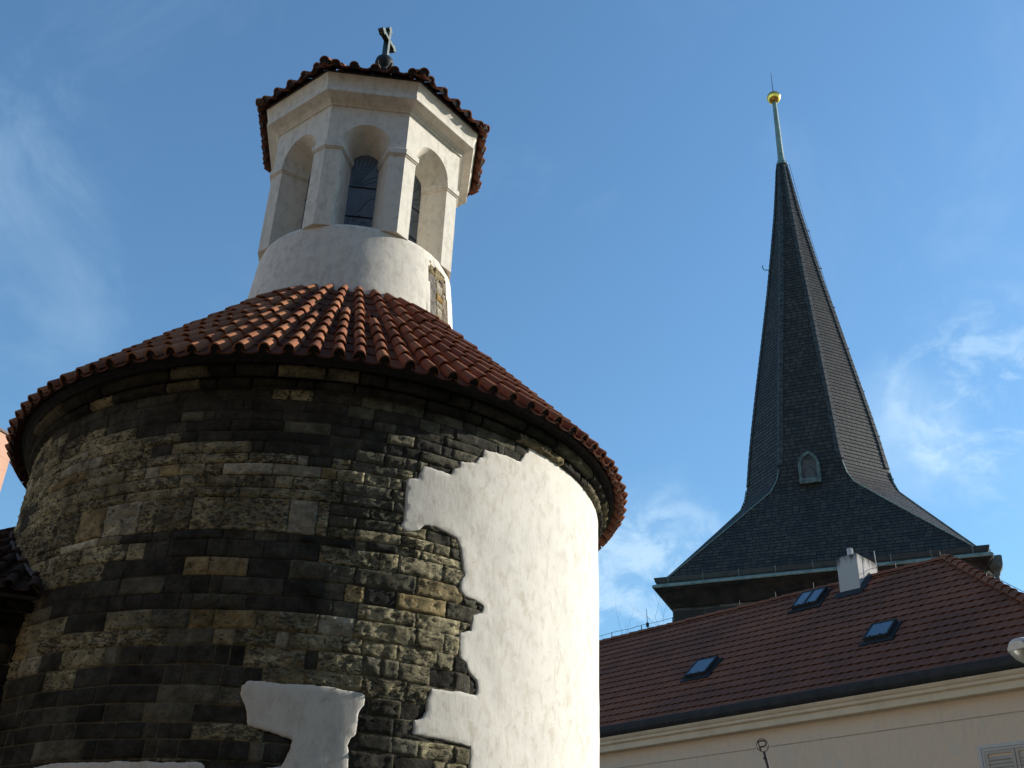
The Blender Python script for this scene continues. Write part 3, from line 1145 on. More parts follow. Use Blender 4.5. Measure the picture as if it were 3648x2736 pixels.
def face_pt(k, u, z, dep=0.0):
    a = R_(-90 + PHI + 45 * k)
    n = (math.cos(a), math.sin(a))
    t = (-n[1], n[0])
    return Vector((n[0] * (AP - dep) + t[0] * u, n[1] * (AP - dep) + t[1] * u, z))


def arch(w, zs, zb, n=16):
    pts = [(-w, zb), (-w, zb + (zs - zb) * 0.5), (-w, zs)]
    pts += [(-w * math.cos(math.pi * i / n), zs + w * math.sin(math.pi * i / n)) for i in range(1, n)]
    pts += [(w, zs), (w, zb + (zs - zb) * 0.5), (w, zb)]
    return pts


mb = MB()
for k in range(8):
    F_ = lambda u, z, d=0.0: face_pt(k, u, z, d)
    for s in (-1, 1):
        # pier strips
        mb.add([F_(s * HS, Z0L), F_(s * WO, Z0L), F_(s * WO, ZS), F_(s * HS, ZS)], [(0, 1, 2, 3)])
        mb.add([F_(s * HS, ZS), F_(s * WO, ZS), F_(s * WO, Z1L), F_(s * HS, Z1L)], [(0, 1, 2, 3)])
        # underside of the pier
        mb.add([F_(s * HS, Z0L), F_(s * WO, Z0L), F_(s * WI, Z0L, DEP), face_pt(k, s * HS * 0.7, Z0L, DEP + 0.0)], [(0, 1, 2, 3)])
    n = 20
    top = [(-WO * math.cos(math.pi * i / n), ZS + WO * math.sin(math.pi * i / n)) for i in range(n + 1)]
    for i in range(n):
        (u0, z0), (u1, z1) = top[i], top[i + 1]
        mb.add([F_(u0, z0), F_(u1, z1), F_(u1, Z1L), F_(u0, Z1L)], [(0, 1, 2, 3)])
mb2 = MB()
for k in range(8):
    A, B = arch(WO, ZS, Z0L, 20), arch(WI, ZSI, Z0L, 20)
    rings = []
    for q in range(5):
        f = q / 4
        rings.append([face_pt(k, a[0] + (b[0] - a[0]) * f, a[1] + (b[1] - a[1]) * f, DEP * f) for a, b in zip(A, B)])
    mb2.sweep(rings, closed=False)
lw = mb.build('lantern', M['lantern'], ROT)
recalc_out(lw)
mb2.build('window_reveals', M['lantern'], ROT, smooth=True)
# impost mouldings, one round each pier
for k in range(8):
    path = [face_pt(k, WI + 0.008, 0, DEP - 0.02), face_pt(k, WO, 0), face_pt(k, HS, 0), face_pt(k + 1, -WO, 0), face_pt(k + 1, -WI - 0.008, 0, DEP - 0.02)]
    cen = sum(path, Vector()) / 5
    cen = cen * 0.93
    def offs(d):
        out = []
        for i, p in enumerate(path):
            ns = []
            for a, b in ((i - 1, i), (i, i + 1)):
                if a < 0 or b > 4:
                    continue
                t = (path[b] - path[a]).normalized()
                nn = Vector((t.y, -t.x, 0))
                if nn.dot((path[a] + path[b]) / 2 - cen) < 0:
                    nn = -nn
                ns.append(nn)
            m_ = sum(ns, Vector()).normalized()
            out.append(p + m_ * d / max(0.4, m_.dot(ns[0])))
        return out
    m = MB()
    prof = [(-0.01, 12.535), (0.016, 12.54), (0.020, 12.56), (0.036, 12.565), (0.036, 12.655), (0.028, 12.668), (-0.01, 12.668)]
    m.sweep([[Vector((p.x, p.y, z)) for p in offs(d)] for d, z in prof], closed=False)
    m.build('impost_moulding', M['lantern'], ROT)
# windows with leaded pattern
for k in range(8):
    m = MB()
    pr = arch(WI + 0.02, ZSI, 11.13, 16)
    m.add([face_pt(k, u, z, DEP - 0.012) for u, z in pr], [tuple(range(len(pr)))])
    w = m.build('lantern_window', M['lead_glass'], ROT)
    ld = MB()
    rr = random.Random(k)
    P = lambda u, z: face_pt(k, u, z, DEP - 0.018)
    for z in (11.62, 12.18):
        ld.tube([P(-WI, z), P(WI, z)], 0.010, 5)
    for q in range(6):     # fan of curving leaves
        u0 = -WI + 0.03 + q * 0.06
        ld.tube([P(u0 * 0.3 - 0.1, 12.22), P(u0 * 0.6 - 0.06, 12.42), P(u0 * 0.9, 12.60), P(u0 * 1.1 + 0.03, 12.76)], 0.0032, 4)
    ld.tube([P(-0.05, 12.2), P(0.04, 12.32), P(0.14, 12.40), P(0.2, 12.42)], 0.0032, 4)
    ld.tube([P(0.0, 12.2), P(0.07, 12.27), P(0.2, 12.33)], 0.0032, 4)
    ld.tube([P(-0.17, 11.4), P(-0.14, 11.6), P(0.0, 11.75), P(0.1, 11.95), P(0.2, 12.0)], 0.0032, 4)
    for q in range(3):
        c0 = (rr.uniform(-0.12, 0.12), 11.35 + 0.12 * q)
        ld.tube([P(c0[0] + 0.07 * math.cos(a), c0[1] + 0.06 * math.sin(a * 1.3)) for a in np.linspace(0, 5, 9)], 0.0032, 4)
    ld.build('leading', M['lead'], w)

# lantern cornice
def oct_ring(rc, z):
    return [Vector((rc * math.cos(R_(-90 + PHI + 22.5 + 45 * k)), rc * math.sin(R_(-90 + PHI + 22.5 + 45 * k)), z)) for k in range(8)]


m = MB()
prof = [(1.560, 13.395), (1.596, 13.400), (1.596, 13.432), (1.606, 13.436), (1.622, 13.452), (1.640, 13.470), (1.642, 13.478), (1.735, 13.505), (1.790, 13.515), (1.797, 13.522), (1.797, 13.590), (1.775, 13.600), (1.775, 13.612), (1.792, 13.70), (1.835, 13.80), (1.845, 13.835), (1.5, 13.845)]
for (a, b) in zip(prof[:-1], prof[1:]):
    m.sweep([oct_ring(*a), oct_ring(*b)])
recalc_out(m.build('lantern_cornice', M['lantern'], ROT))

# lantern roof
RIM, ZR, APEX = 1.945, 13.855, 15.30
m = MB()
m.sweep([oct_ring(1.84, ZR - 0.012), oct_ring(1.868, ZR + 0.004), oct_ring(0.05, APEX + 0.0)])
m.build('roof_deck', M['sootmortar'], ROT)
m, mpn = MB(), MB()
r = random.Random(5)
APR = RIM * math.cos(R_(22.5))
HSR = RIM * math.sin(R_(22.5))
SL = math.hypot(APR, APEX - ZR)
for k in range(8):
    a = R_(-90 + PHI + 45 * k)
    nx, ny = math.cos(a), math.sin(a)
    tx, ty = -ny, nx
    upv = Vector((nx * (APEX - ZR) / SL, ny * (APEX - ZR) / SL, APR / SL))

    def rp(u, s, lift):
        d = APR * (1 - s / SL)
        return Vector((nx * d + tx * u, ny * d + ty * u, ZR + (APEX - ZR) * s / SL)) + upv * lift
    ncol = 5
    for c in range(ncol):
        u = -HSR + 2 * HSR * (c + 0.5) / ncol + r.uniform(-0.012, 0.012)
        smax = SL * (1 - abs(u) / HSR)
        s = -0.03 + r.uniform(-0.015, 0.02)
        while s < smax - 0.05:
            e = min(s + 0.36, smax + 0.04)
            m.tint = min(1, max(0, r.gauss(0.5, 0.3)))
            if s < 0.05:
                plug(m, rp(u, s, 0.050), rp(u, e, 0.028), upv, 0.150, 0.070)
            barrel(m, rp(u, s, 0.050), rp(u + r.uniform(-.008, .008), e, 0.028), upv, 0.150, 0.118, 0.070, 0.056)
            s += 0.31
    for c in range(ncol + 1):
        u = -HSR + 2 * HSR * c / ncol
        if c in (0, ncol):
            u *= 0.93
        smax = SL * (1 - abs(u) / HSR) + 0.12
        s = -0.045
        while s < smax:
            mpn.tint = min(1, max(0, r.gauss(0.3, 0.2)))
            barrel(mpn, rp(u, s, 0.052), rp(u, min(s + 0.36, smax + .1), 0.03), upv, 0.185, 0.15, 0.042, 0.038, convex=False, segs=6)
            s += 0.31
    # hip tiles
    ah = R_(-90 + PHI + 22.5 + 45 * k)
    hv = Vector((math.cos(ah), math.sin(ah), 0))
    Lh = math.hypot(RIM, APEX - ZR)
    hup = Vector((hv.x * (APEX - ZR) / Lh, hv.y * (APEX - ZR) / Lh, RIM / Lh))
    s = -0.02
    while s < Lh - 0.1:
        e = min(s + 0.37, Lh)
        m.tint = min(1, max(0, r.gauss(0.5, 0.3)))
        q = lambda s_, l_: hv * (RIM * (1 - s_ / Lh)) + Vector((0, 0, ZR + (APEX - ZR) * s_ / Lh)) + hup * l_
        if s < 0.05:
            plug(m, q(s, 0.075), q(e, 0.055), hup, 0.165, 0.075)
        barrel(m, q(s, 0.075), q(e, 0.055), hup, 0.165, 0.13, 0.075, 0.06)
        s += 0.31
m.build('lantern_tile_roof', [M['tile'], M['sootmortar']], ROT, smooth=True)
mpn.build('lantern_channel_tiles', M['tiledark'], ROT, smooth=True)

# finial and cross
m = MB()
m.lathe([(0.20, 15.18), (0.16, 15.30), (0.115, 15.42), (0.10, 15.55), (0.13, 15.62), (0.145, 15.65), (0.10, 15.70), (0.085, 15.73), (0.12, 15.77), (0.158, 15.84), (0.165, 15.90), (0.15, 15.97), (0.10, 16.03), (0.05, 16.06), (0.001, 16.065)], 28)
for k in range(5):            # little scroll leaves at the foot of the ball
    a = 0.5 + k * 2 * math.pi / 5
    c, s = math.cos(a), math.sin(a)
    m.tube([(c * 0.09, s * 0.09, 15.66), (c * 0.19, s * 0.19, 15.69), (c * 0.225, s * 0.225, 15.745), (c * 0.20, s * 0.20, 15.775)], [0.03, 0.028, 0.024, 0.012], 7)
m.build('finial_ball', M['iron'], ROT, smooth=True)
AD = Vector((math.cos(R_(71)), math.sin(R_(71)), 0))       # direction of the arms
ND = Vector((AD.y, -AD.x, 0))                              # face towards the sun
def cross_outline(L0, L1, w, lobe):
    """flat outline of one arm, from the middle outwards, with a three-lobed end"""
    pts = [(w, L0)]
    pts += [(w, L1 - lobe * 2.0), (w * 1.1 + lobe * 0.55, L1 - lobe * 1.75), (w + lobe * 0.62, L1 - lobe * 1.15), (w + lobe * 0.15, L1 - lobe * 0.75), (w * 0.95, L1 - lobe * 0.3), (w * 0.5, L1)]
    return pts


m = MB()
TH = 0.05
ZC = 16.50
def slab(outl):
    n = len(outl)
    fr = [AD * x + Vector((0, 0, z)) + ND * TH for x, z in outl]
    bk = [AD * x + Vector((0, 0, z)) - ND * TH for x, z in outl]
    m.add(fr + bk, [tuple(range(n)), tuple(range(2 * n - 1, n - 1, -1))] + [(i, (i + 1) % n, n + (i + 1) % n, n + i) for i in range(n)])
W_ = 0.034
up_ = cross_outline(0, 0.30, W_, 0.055)
o1 = [(W_, -0.47), *[(x, y) for x, y in up_], *[(-x, y) for x, y in reversed(up_)], (-W_, -0.47)]
slab([(x, z + ZC) for x, z in o1])
for s in (-1, 1):
    ar = cross_outline(W_, 0.29, W_, 0.055)
    o2 = [(s * y, x) for x, y in ar] + [(s * y, -x) for x, y in reversed(ar)]
    slab([(x, z + ZC - 0.02) for x, z in o2])
cr = recalc(m.build('roof_cross', M['bronze'], ROT))

# ---- apse at the left side of the rotunda
AT = R_(-164)
AC = Vector((3.35 * math.cos(AT), 3.35 * math.sin(AT), 0))
AR = 2.05


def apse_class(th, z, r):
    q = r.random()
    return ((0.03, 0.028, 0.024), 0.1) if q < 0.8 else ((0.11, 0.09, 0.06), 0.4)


zs = list(np.linspace(0, 4.72, 25))
ad = math.degrees(AT)
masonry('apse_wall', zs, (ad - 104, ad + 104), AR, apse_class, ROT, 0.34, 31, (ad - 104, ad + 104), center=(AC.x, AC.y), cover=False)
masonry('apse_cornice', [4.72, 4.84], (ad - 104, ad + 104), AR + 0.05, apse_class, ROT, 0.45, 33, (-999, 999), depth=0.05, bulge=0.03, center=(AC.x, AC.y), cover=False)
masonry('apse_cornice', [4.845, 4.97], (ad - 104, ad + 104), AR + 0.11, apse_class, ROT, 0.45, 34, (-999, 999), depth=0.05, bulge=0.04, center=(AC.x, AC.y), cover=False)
m = MB()
AZ0, AZ1, AR0 = 5.0, 6.62, AR + 0.30
m.lathe([(AR - 0.2, AZ0 - 0.035), (AR0 - 0.07, AZ0 - 0.02), (0.02, AZ1)], 48, (AC.x, AC.y, 0), AT - R_(108), AT + R_(108))
m.build('apse_roof_deck', M['soffit'], ROT)
m = MB()
r = random.Random(3)
nA = 36
SLA = math.hypot(AR0, AZ1 - AZ0)
for k in range(nA):
    th = AT + R_(-106 + 212 * (k + 0.5) / nA)
    for cv in (True, False):
        t2 = th if cv else th + R_(212 / nA / 2)
        def ap(s, l):
            q = 1 - s / SLA
            nr, nz = (AZ1 - AZ0) / SLA, AR0 / SLA
            return AC + Vector(((AR0 * q + nr * l) * math.cos(t2), (AR0 * q + nr * l) * math.sin(t2), AZ0 + (AZ1 - AZ0) * (1 - q) + nz * l)), Vector((nr * math.cos(t2), nr * math.sin(t2), nz))
        s = -0.02
        lim = SLA * (0.97 if k % 2 == 0 else 0.5)
        while s < lim - 0.05:
            m.tint = min(1, max(0, r.gauss(0.4, 0.25)))
            p0, up = ap(s, 0.05)
            p1, _ = ap(min(s + 0.42, lim), 0.028)
            if math.hypot(p0.x, p0.y) > 3.66:
                w = 0.135 if cv else 0.2 * (1 - 0.5 * s / SLA)
                barrel(m, p0, p1, up, w, w * 0.8, 0.064 if cv else 0.04, 0.05 if cv else 0.036, convex=cv, segs=7)
            s += 0.352
m.build('apse_tile_roof', M['tilesootshade'], ROT, smooth=True)
# mortar flashing where the apse roof meets the wall
m = MB()
pts = []
for k in range(60):
    a = AT + R_(2 + 102 * k / 59)
    q0 = AC + Vector((math.cos(a), math.sin(a), 0)) * 0.001
    dv = Vector((math.cos(a), math.sin(a)))
    # distance along the ray from the apse centre to the rotunda wall
    bq = AC.x * dv.x + AC.y * dv.y
    cq = AC.x ** 2 + AC.y ** 2 - 3.76 ** 2
    disc = bq * bq - cq
    if disc < 0:
        continue
    t = -bq + math.sqrt(disc)
    if t < 0 or t > AR0:
        continue
    z = AZ0 + (AZ1 - AZ0) * (1 - t / AR0) + 0.10
    pts.append((AC.x + dv.x * t, AC.y + dv.y * t, z))
if len(pts) > 3:
    rq = random.Random(1)
    m.tube([(a, b, c - 0.03 + rq.uniform(-.012, .012)) for a, b, c in pts], [rq.uniform(0.018, 0.032) for _ in pts], 6)
    m.build('mortar_flashing', M['greymortar'], ROT, smooth=True)

# ------------------------------------------------------------------ church tower
TC = (13.0304, 40.5955)
CH = thing('church_tower', 'church tower with tall dark slate spire and gilded ball, behind the tiled house', 'church tower', (TC[0], TC[1], 0), R_(-23.29))


def add_uv(o, fn):
    me = o.data
    uv = me.uv_layers.new(name='UVMap')
    for p in me.polygons:
        n = p.normal
        for li in p.loop_indices:
            uv.data[li].uv = fn(me.vertices[me.loops[li].vertex_index].co, n)


def wall_uv(co, n):
    return (co.x if abs(n.y) > abs(n.x) else co.y, co.z)


TW = 5.2
m = MB()
m.box((-TW, -TW, 0), (TW, TW, 14.4))
tw = m.build('tower_wall', M['ashlar'], CH)
add_uv(tw, wall_uv)


def sq_ring(a, z):
    return [(-a, -a, z), (a, -a, z), (a, a, z), (-a, a, z)]


m = MB()
prof = [(TW + 0.003, 14.12), (TW + 0.05, 14.14), (TW + 0.09, 14.2), (TW + 0.16, 14.29), (TW + 0.28, 14.45), (TW + 0.40, 14.59), (TW + 0.50, 14.69), (TW + 0.52, 14.72), (TW + 0.52, 14.775), (TW, 14.78)]
for a, b in zip(prof[:-1], prof[1:]):
    m.sweep([sq_ring(*a), sq_ring(*b)])
cc = m.build('tower_cornice', M['darkstone'], CH)
add_uv(cc, lambda co, n: ((co.x if abs(n.y) > abs(n.x) else co.y) + 3.3, co.z * 0.6))
m = MB()
prof = [(TW + 0.50, 14.776), (TW + 0.575, 14.765), (TW + 0.59, 14.79), (TW + 0.585, 14.86), (TW + 0.55, 14.895), (TW + 0.36, 14.985), (TW + 0.30, 14.99)]
for a, b in zip(prof[:-1], prof[1:]):
    m.sweep([sq_ring(*a), sq_ring(*b)])
m.build('copper_flashing', M['copper'], CH)
m = MB()
prof = [(TW + 0.30, 14.92), (TW + 0.44, 14.93), (TW + 0.49, 15.0), (TW + 0.535, 15.16), (TW + 0.52, 15.17), (TW + 0.47, 15.03), (TW + 0.2, 15.0)]
for a, b in zip(prof[:-1], prof[1:]):
    m.sweep([sq_ring(*a), sq_ring(*b)])
m.build('tower_gutter', M['darkcopper'], CH)
for i in range(9):
    for (sx, sy, dx, dy) in ((1, 0, 0, -1), (0, 1, 1, 0)):
        t = -5.2 + 10.4 * i / 8
        x, y = t * sx, t * sy
        pr = [(TW + 0.45, 14.92), (TW + 0.503, 14.99), (TW + 0.548, 15.165), (TW + 0.545, 15.18)]
        m = MB()
        m.tube([(x + dx * o_, y + dy * o_, z) for o_, z in pr], 0.014, 5)
        m.build('gutter_bracket', M['copper'], CH)

SZ = [15.02, 16.0, 17.0, 18.0, 18.7, 19.2, 19.7, 20.2, 20.8, 21.5, 22.8, 25.0, 27.6, 30.3, 32.5, 34.9, 37.0, 38.2]
SA = [5.50, 4.93, 4.35, 3.765, 3.355, 3.06, 2.91, 2.83, 2.76, 2.68, 2.49, 2.14, 1.71, 1.27, 0.945, 0.605, 0.36, 0.235]
SB = [5.50, 4.55, 3.60, 2.66, 2.02, 1.57, 1.33, 1.22, 1.15, 1.10, 1.03, 0.885, 0.71, 0.525, 0.392, 0.25, 0.15, 0.097]


def spire_ring(z, off=0.0):
    a = float(np.interp(z, SZ, SA))
    b = float(np.interp(z, SZ, SB))
    b = min(b, a)
    a2, b2 = a + off, b + off * 0.42
    return [(b2, -a2, z), (a2, -b2, z), (a2, b2, z), (b2, a2, z), (-b2, a2, z), (-a2, b2, z), (-a2, -b2, z), (-b2, -a2, z)]


m = MB()
uvs = []
z = 15.02
ci = 0
r = random.Random(8)
while z < 38.2 - 0.02:
    a0, a1 = np.interp(z, SZ, SA), np.interp(z + 0.1, SZ, SA)
    slope = math.hypot(0.1, a0 - a1) / 0.1
    dz = 0.178 / slope
    z1 = min(z + dz, 38.2)
    A, B, Cn = spire_ring(z, 0.020), spire_ring(z1, 0.004), spire_ring(z, 0.002)
    sh = r.uniform(0, 0.26)
    for k in range(8):
        k2 = (k + 1) % 8
        wA = (Vector(A[k]) - Vector(A[k2])).length / 2
        wB = (Vector(B[k]) - Vector(B[k2])).length / 2
        if max(wA, wB) < 0.004:
            continue
        m.add([A[k], A[k2], B[k2], B[k]], [(0, 1, 2, 3)])
        uvs += [(-wA + sh, ci), (wA + sh, ci), (wB + sh, ci + 1), (-wB + sh, ci + 1)]
        m.add([Cn[k], Cn[k2], A[k2], A[k]], [(0, 1, 2, 3)])
        uvs += [(-wA + sh, ci - 0.03), (wA + sh, ci - 0.03), (wA + sh, ci), (-wA + sh, ci)]
    z = z1
    ci += 1
sp = m.build('slate_spire', M['slate'], CH)
uvl = sp.data.uv_layers.new(name='UVMap')
for p in sp.data.polygons:
    for li in p.loop_indices:
        uvl.data[li].uv = uvs[sp.data.loops[li].vertex_index]
# copper along the eight arrises of the broach and the ridges above
m = MB()
for k in range(8):
    zs_ = [15.05, 16.0, 17.0, 18.0, 18.7, 19.2, 19.7, 20.2]
    m.tube([spire_ring(q, 0.036)[k] for q in zs_], 0.023, 6)
m.build('hip_flashing', M['copper'], CH)
m = MB()
for k in range(8):
    if k in (3, 4, 5):
        continue
    for q in np.arange(20.4, 37.8, 0.30):
        A0, B0 = Vector(spire_ring(q, 0.0)[k]), Vector(spire_ring(q + 0.33, 0.0)[k])
        kn, kp = Vector(spire_ring(q, 0.0)[(k + 1) % 8]), Vector(spire_ring(q, 0.0)[(k - 1) % 8])
        w = min(0.16, 0.3 * (A0 - kn).length)
        d1, d2 = (kn - A0).normalized() * w, (kp - A0).normalized() * w
        ou = Vector((A0.x, A0.y, 0)).normalized()
        oa, ob_ = ou * 0.047, ou * 0.034
        m.add([A0 + oa, A0 + d1 + oa, B0 + d1 + ob_, B0 + ob_, A0 + d2 + oa, B0 + d2 + ob_, A0 + d1 + ou * 0.02, A0 + d2 + ou * 0.02, A0 + ou * 0.02],
              [(0, 1, 2, 3), (4, 0, 3, 5), (1, 0, 8, 6), (0, 4, 7, 8)])
rs_ = m.build('ridge_slates', M['ridgeslate'], CH)
# lightning conductor down one ridge with its holders
m = MB()
m.tube([spire_ring(q, 0.11)[2] for q in (15.3, 16, 17, 18, 18.7, 19.2, 19.7, 20.2, 21.5, 25, 30.3, 34.9, 38.2)], 0.012, 5)
for q in (16.6, 17.9, 19.2, 21.0, 23.0, 25.2, 27.4, 29.6, 31.8, 34):
    m.tube([spire_ring(q, 0.0)[2], spire_ring(q, 0.16)[2]], 0.025, 5)
m.build('lightning_conductor', M['darkcopper'], CH)
m = MB()
m.lathe([(0.30, 38.02), (0.275, 38.14), (0.2, 38.36), (0.168, 38.5), (0.155, 38.7), (0.105, 42.45)], 10)
m.build('copper_pole', M['copper'], CH, smooth=True)
m = MB()
m.lathe([(0.001, -0.36), (0.12, -0.345), (0.235, -0.27), (0.315, -0.16), (0.350, -0.01), (0.352, 0.0), (0.365, 0.005), (0.365, 0.025), (0.352, 0.03), (0.335, 0.12), (0.26, 0.24), (0.14, 0.32), (0.001, 0.35)], 40, (0, 0, 42.68))
m.build('gilded_ball', M['gold'], CH, smooth=True)
m = MB()
m.tube([(0, 0, 43.0), (0, 0, 44.45)], [0.022, 0.012], 6)
m.build('lightning_rod', M['iron'], CH)
# a roof hook on the left silhouette
m = MB()
hk = Vector(spire_ring(31.6, 0.0)[6])
o_ = Vector((hk.x, hk.y, 0)).normalized()
m.tube([hk, hk + o_ * 0.22, hk + o_ * 0.27 + Vector((0, 0, 0.03)), hk + o_ * 0.33 + Vector((0, 0, 0.2)), hk + o_ * 0.28 + Vector((0, 0, 0.26))], 0.02, 6)
m.build('roof_hook', M['iron'], CH)

# lancet louvre with a copper frame on the front slope
m = MB()
LX, LZ, LW, LS, LH = -0.03, 19.33, 0.41, 20.10, 0.60
YF = -(np.interp(19.3, SZ, SA) + 0.16)


def lancet(w, z0, zs, h, n=8):
    pts = [(-w, z0), (-w, zs)]
    R2 = (w * w + h * h) / (2 * w)
    for i in range(1, n + 1):
        zz2 = h * i / n
        pts.append((-(math.sqrt(max(0.0, R2 * R2 - zz2 * zz2)) - (R2 - w)) if i < n else 0.0, zs + zz2))
    pts += [(-x, z) for x, z in reversed(pts[:-1])]
    return pts


O_, I_ = lancet(LW, LZ, LS, LH), lancet(LW - 0.12, LZ + 0.22, LS, LH - 0.14)
m.sweep([[(LX + x, YF + 0.9, z) for x, z in O_], [(LX + x, YF, z) for x, z in O_], [(LX + x, YF, z) for x, z in I_], [(LX + x, YF + 0.09, z) for x, z in I_]])
fr = m.build('louvre_frame', M['dullcopper'], CH)
m = MB()
m.add([(LX + x, YF + 0.085, z) for x, z in I_], [tuple(range(len(I_)))])
m.build('louvre_board', m_simple('weathered_board', (0.10, 0.095, 0.085), (0.06, 0.06, 0.055), 9, 0.8), fr)
m = MB()
J_ = lancet(LW - 0.19, LZ + 0.22, 19.72, 0.36)
m.tube([(LX + x, YF + 0.08, z) for x, z in J_], 0.012, 5)
m.box((LX - 0.29, YF + 0.02, LZ + 0.2), (LX + 0.29, YF + 0.08, LZ + 0.235))
m.add([(LX - 0.10, YF + 0.078, 20.33), (LX + 0.10, YF + 0.078, 20.33), (LX + 0.10, YF + 0.078, 20.44), (LX - 0.08, YF + 0.078, 20.46)], [(0, 1, 2, 3)])
m.build('louvre_moulding', M['darkcopper'], fr)

# rainwater hopper at the right corner
m = MB()
HX, HY = TW + 0.62, -TW + 0.15
m.sweep([[(HX - a, HY - a, z), (HX + a, HY - a, z), (HX + a, HY + a, z), (HX - a, HY + a, z)] for a, z in ((0.2, 14.95), (0.24, 14.9), (0.22, 14.6), (0.1, 14.38), (0.085, 14.3))])
m.tube([(HX, HY, 14.35), (HX, HY, 14.05), (HX - 0.1, HY, 13.86), (TW + 0.12, HY, 13.74), (TW + 0.1, HY, 13.6), (TW + 0.1, HY, 4)], 0.075, 8)
m.tube([(HX - 0.3, HY, 15.1), (HX, HY, 15.0)], 0.09, 6)
m.build('rainwater_hopper', M['dullcopper'], CH)

# ------------------------------------------------------------------ house
PSI = R_(-46.8)
dH = (math.cos(PSI), math.sin(PSI))
IH = (-dH[1], dH[0])
OH = (IH[0] * 22.46, IH[1] * 22.46)
HO = thing('town_house', 'beige town house with red tiled hip roof, small roof windows and one sooty white chimney', 'house', (OH[0], OH[1], 0), PSI)
XL, XR = -32.0, -6.74
KT = math.tan(R_(42))
YR = 5.06
ZE = 7.80
ZRH = ZE + KT * YR
YW = 0.44
m = MB()
m.box((XL, YW, 0), (XR - YW, 2 * YR - YW, 7.6))
m.build('house_wall', M['facade'], HO)
m = MB()
m.box((XL, YW - 0.006, 7.02), (XR - YW, YW + 0.01, 7.045))
m.build('facade_groove', M['joint'], HO)
m = MB()
cp = [(YW + 0.01, 7.44), (0.235, 7.447), (0.215, 7.452), (0.212, 7.60), (0.185, 7.612), (0.150, 7.625), (0.14, 7.64), (0.14, 7.70), (0.115, 7.705), (0.085, 7.74), (0.062, 7.79), (YW + 0.01, 7.80)]
m.extrude_x(cp, XL, XR - 0.2)
# return along the hipped end
m.add([(XR - 0.22, 0.25, 7.44), (XR - 0.22, 2 * YR - 0.3, 7.44), (XR - 0.22, 2 * YR - 0.3, 7.8), (XR - 0.22, 0.25, 7.8)], [(0, 1, 2, 3)])
m.build('house_cornice', M['cornice'], HO)
m = MB()
gp = [(0.33, 8.02), (0.30, 7.84), (0.20, 7.805), (0.07, 7.80), (0.02, 7.82), (-0.02, 7.88), (-0.035, 7.97), (-0.03, 8.055), (-0.01, 8.065), (-0.012, 8.04), (0.0, 7.98), (0.03, 7.9), (0.2, 7.86)]
m.extrude_x(gp, XL, XR)
for i in range(14):
    x = XR - 1.0 - i * 1.35
    m.extrude_x([(y - 0.006, z) for y, z in gp], x, x + 0.03)
m.build('house_gutter', M['zinc'], HO)

m = MB()
COURSE = 0.366
nslope = int(YR / math.cos(R_(42)) / COURSE) + 1
r = random.Random(2)
cs, sn = math.cos(R_(42)), math.sin(R_(42))


def roof_strip(flip=False):
    for c in range(nslope + 1):
        s0 = 0.36 + c * COURSE
        s1 = min(s0 + COURSE + 0.03, YR / cs + 0.02)
        if s0 > YR / cs - 0.03:
            break
        y0, y1 = s0 * cs, s1 * cs
        xl, xr0, xr1 = XL, XR - y0 + 0.06, XR - y1 + 0.06
        n = int((xr0 - xl) / 0.03125)
        ph = 0.125 * (c % 2)
        rows = []
        V, T = [], []
        for i in range(n + 1):
            x = xl + (xr0 - xl) * i / n
            xx = min(x, xr1)
            cell = math.floor((x + ph) / 0.25)
            tnt = (math.sin(cell * 12.9898 + c * 78.233) * 43758.5453) % 1.0
            w = math.sin(2 * math.pi * (x + ph) / 0.25)
            h0 = 0.054 + 0.0055 * w + 0.004 * (tnt - 0.5)
            h1 = 0.020 + 0.007 * w
            dip = 0.012 * math.cos(2 * math.pi * (x + ph) / 0.25) + (tnt - 0.5) * 0.012
            def P(s, h, x_):
                y = s * cs - sn * h
                zz_ = ZE + s * sn + cs * h
                return (x_, (2 * YR - y) if flip else y, zz_)
            V += [P(s0 + 0.15, h0 - 0.030, x), P(s0 - dip + 0.003, h0 - 0.015, x), P(s0 - dip, h0, x), P((s0 + s1) / 2, (h0 + h1) / 2, (x + xx) / 2), P(s1, h1, xx)]
            T += [tnt] * 5
        o = len(m.v)
        m.v += V
        m.t += T
        for i in range(n):
            for q in range(4):
                a = o + i * 5 + q
                m.f.append((a, a + 5, a + 6, a + 1))


roof_strip()
ob = m.build('house_tile_roof', M['htile'], HO)
m = MB()          # hipped end and back slope, plainer
m.add([(XR + 0.04, -0.0, ZE), (XR + 0.04, 2 * YR, ZE), (XR - YR, YR, ZRH)], [(0, 1, 2)])
m.add([(XL, 2 * YR, ZE), (XR, 2 * YR, ZE), (XR - YR, YR, ZRH), (XL, YR, ZRH)], [(0, 1, 2, 3)])
m.add([(XL, 0.2, ZE + 0.16), (XR - 0.2, 0.2, ZE + 0.16), (XR - YR, YR, ZRH - 0.02), (XL, YR, ZRH - 0.02)], [(0, 1, 2, 3)])
m.build('roof_back', M['htile'], HO)
m = MB()
x = XR - YR + 0.1
while x > XL:
    m.tint = r.random()
    z_ = ZRH - 0.02 + r.uniform(-0.008, 0.008)
    barrel(m, (x - 0.44, YR, z_ + 0.014), (x, YR, z_), (0, 0, 1), 0.25, 0.225, 0.12, 0.11, 0.02, 10)
    x -= 0.40
